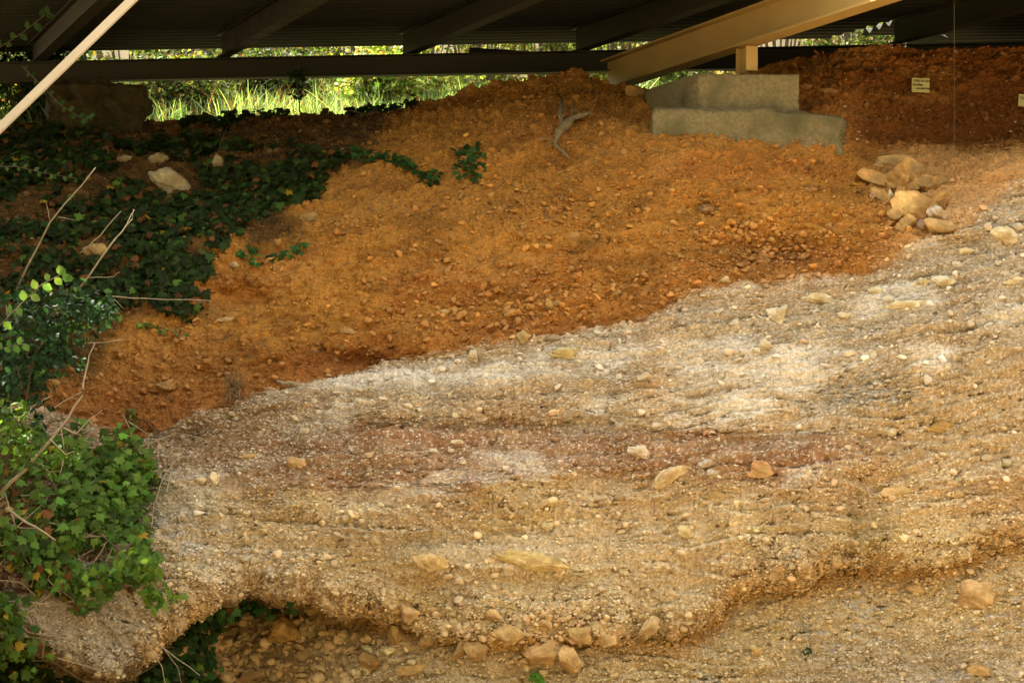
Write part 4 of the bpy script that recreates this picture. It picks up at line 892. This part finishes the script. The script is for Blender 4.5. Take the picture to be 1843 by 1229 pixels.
bushes = [
 (45, 16.9, 110, .9, 'dark dense bush left of the stone pillar under the beam', (.012,.03,.008)),
 (330, 18.6, 70, .55, 'low weedy bush in the grass right of the stone pillar', (.07,.10,.035)),
 (480, 19.5, 80, .7, 'dark weedy bush in the grass behind the sapling', (.035,.06,.02)),
 (690, 18.8, 60, .6, 'leafy weeds in the grass before the feathery bush', (.14,.22,.06)), # px, base Y, half width px, height m, label, colour
 (60, 19.0, 130, 1.3, 'pale leafed bush glimpsed left of the stone pillar', (.10,.17,.06)),
 (230, 21.5, 120, 1.9, 'sunlit bush seen above the beam behind the stone pillar', (.10,.17,.05)),
 (370, 23.0, 110, 1.9, 'dark green bush above the beam left of the sapling', (.03,.075,.02)),
 (500, 22.0, 100, 2.0, 'bright yellow green bush above the beam between two rafters', (.13,.20,.04)),
 (640, 23.5, 110, 2.1, 'brownish leafy bush with bare twigs above the beam', (.09,.10,.04)),
 (760, 20.0, 90, 1.7, 'bright feathery bush behind the crest left of the reed clump', (.16,.24,.05)),
 (860, 20.5, 90, 2.1, 'thicket of leafy stems behind the crest', (.15,.20,.06)),
 (980, 21.0, 90, 2.0, 'light green bush behind the top of the mound', (.14,.21,.06)),
 (1110, 21.5, 90, 2.1, 'bright bush under the large slanting beam', (.13,.21,.05)),
 (1210, 22.0, 70, 1.9, 'leafy bush left of the concrete footing', (.08,.14,.035)),
 (1400, 22.5, 120, 2.5, 'pale pinkish green bush above the beam right of the post', (.19,.19,.10)),
 (1530, 22.0, 110, 2.5, 'glossy green bush at the right end of the gap', (.09,.15,.04))]
for (px, Y, hw, hh, lab, bc) in bushes:
    x0 = (px - CX) / F * Y; z0 = float(hz(np.array([x0]), np.array([float(Y)]))[0]); rw = hw / F * Y; top = z0 + hh
    cl_ = []
    rt = empty('bush', (x0, Y, z0), lab, 'bush', 'bushes behind the crest'); n = 6200; pos = []
    nb = 34
    for k in range(nb):
        cx_ = x0 + RNG.uniform(-1, 1) * rw; cy_ = Y + RNG.uniform(-.5, .5); cz_ = z0 + .1 + RNG.random() * (hh - .2); r_ = RNG.uniform(.16, .34)
        q = RNG.normal(size=(n // nb, 3)); q /= np.linalg.norm(q, axis=1, keepdims=True); q *= RNG.random((n // nb, 1)) ** .5 * r_; pos.append(q + np.array([cx_, cy_, cz_]))
    pos = np.concatenate(pos); n = len(pos)
    v, f, c = leaves(pos, np.tile([0, -.2, .7], (n, 1)), RNG.uniform(.04, .09, n), leafcols(n, bc, .45, light=.12, yellow=.012, brown=.05), (DIA, DIAF), droop=.2, spread=.9); child('foliage', v, f, M_leaf, rt, col=c)
    b = MB()
    for k in range(16):
        x1 = x0 + RNG.uniform(-.9, .9) * rw; b.tube([(x0 + (x1 - x0) * .3, Y, z0 - .05), (x0 + (x1 - x0) * .7 + RNG.normal() * .05, Y - .1, z0 + hh * .5), (x1 + RNG.normal() * .1, Y + RNG.uniform(-.4, .1), top - RNG.random() * .3)], [.016, .011, .004], 4)
    b.child('stem', M_bark, rt)
# bank of earth and trunks further back, trees
trees = [(-8.5, 27, 6), (-5.0, 28, 7), (-2.2, 27, 6.5), (.6, 28.5, 7), (3.2, 27.5, 5.2)]
def tree(x, Y, hgt, label, base=(.05, .09, .022), n=10500, crown=None, trunk=True, leaf=(.07, .13), group='trees behind the bushes'):
    z0 = float(hz(np.array([x]), np.array([float(Y)]))[0]) if Y > 16 else 3.6; rt = empty('tree', (x, Y, z0), label, 'tree', group)
    b = MB(); tops = []
    pts = [(x, Y, z0 - .1), (x + RNG.normal() * .08, Y, z0 + hgt * .3), (x + RNG.normal() * .2, Y, z0 + hgt * .6), (x + RNG.normal() * .3, Y, z0 + hgt * .92)]
    b.tube(pts, [.13, .10, .07, .02], 8, .1)
    cw = crown or hgt * .34
    for k in range(14):
        t = .18 + .7 * k / 14; a = k * 2.4; p0 = Vector((x, Y, z0 + hgt * t)); p1 = p0 + Vector((math.cos(a), math.sin(a), .45)) * cw * RNG.uniform(.7, 1.1); b.tube([p0, p0.lerp(p1, .5) + UP * .1, p1], [.045, .03, .01], 5, .1); tops.append(p1); tops.append(p0.lerp(p1, .6))
    tops.append(Vector(pts[-1])); b.child('trunk', M_bark, rt, smooth=True)
    pos = []
    for k in range(70):
        c_ = np.array(tops[k % len(tops)]) + RNG.normal(0, .28, 3); r_ = RNG.uniform(.25, .55); q = RNG.normal(size=(n // 70, 3)); q /= np.linalg.norm(q, axis=1, keepdims=True); pos.append(c_ + q * RNG.random((n // 70, 1)) ** .5 * r_)
    pos = np.concatenate(pos); m_ = len(pos); v, f, c = leaves(pos, np.tile([0, -.1, .8], (m_, 1)), RNG.uniform(leaf[0], leaf[1], m_), leafcols(m_, base, .3, light=.1), (OVAL, OVALF), droop=.3, spread=.8); child('crown', v, f, M_leaf, rt, col=c); return rt
TL = ['tree behind the stone pillar seen between beam and roof', 'tree behind the dark bush left of the sapling', 'tree behind the brownish bush above the beam', 'tree behind the thicket of leafy stems', 'tree behind the large slanting beam']
for (x, Y, h_), lab in zip(trees, TL): tree(x, Y, h_, lab)
# sapling silhouette on the crest
rt = empty('sapling', W(536, 205, 15.2), 'small dark sapling silhouetted on the crest in front of the beam', 'sapling')
MB().tube([W(541, 212, 15.2), W(538, 180, 15.2), W(534, 150, 15.15), W(538, 120, 15.15)], [.008, .007, .005, .003], 5).child('stem', M_bark, rt)
pos = np.concatenate([np.array(W(537, 132, 15.15)) + RNG.normal(0, 1, (70, 3)) * np.array([.045, .04, .022]), np.array(W(535, 152, 15.2)) + RNG.normal(0, 1, (22, 3)) * np.array([.022, .03, .03]), np.array(W(536, 172, 15.2)) + RNG.normal(0, 1, (16, 3)) * np.array([.03, .03, .015])])
n = len(pos); v, f, c = leaves(pos, np.tile([0, -.5, .6], (n, 1)), RNG.uniform(.03, .06, n), leafcols(n, G_DARK, .2)); child('foliage', v, f, M_leaf, rt, col=c)
# trees beside the trench, out of frame on the left: they shade the left slope and dapple the sun
tree(-6.8, 10.5, 7.5, 'leafy tree standing left of the trench', crown=2.6, n=9000, group='trees beside the trench', leaf=(.09, .16))
tree(-8.2, 13.0, 8.0, 'second leafy tree further left beside the slope', crown=2.6, n=8000, group='trees beside the trench', leaf=(.09, .16))
tree(-6.6, 7.0, 6.5, 'third leafy tree nearer the viewer on the left', crown=2.4, n=8000, group='trees beside the trench', leaf=(.09, .16))
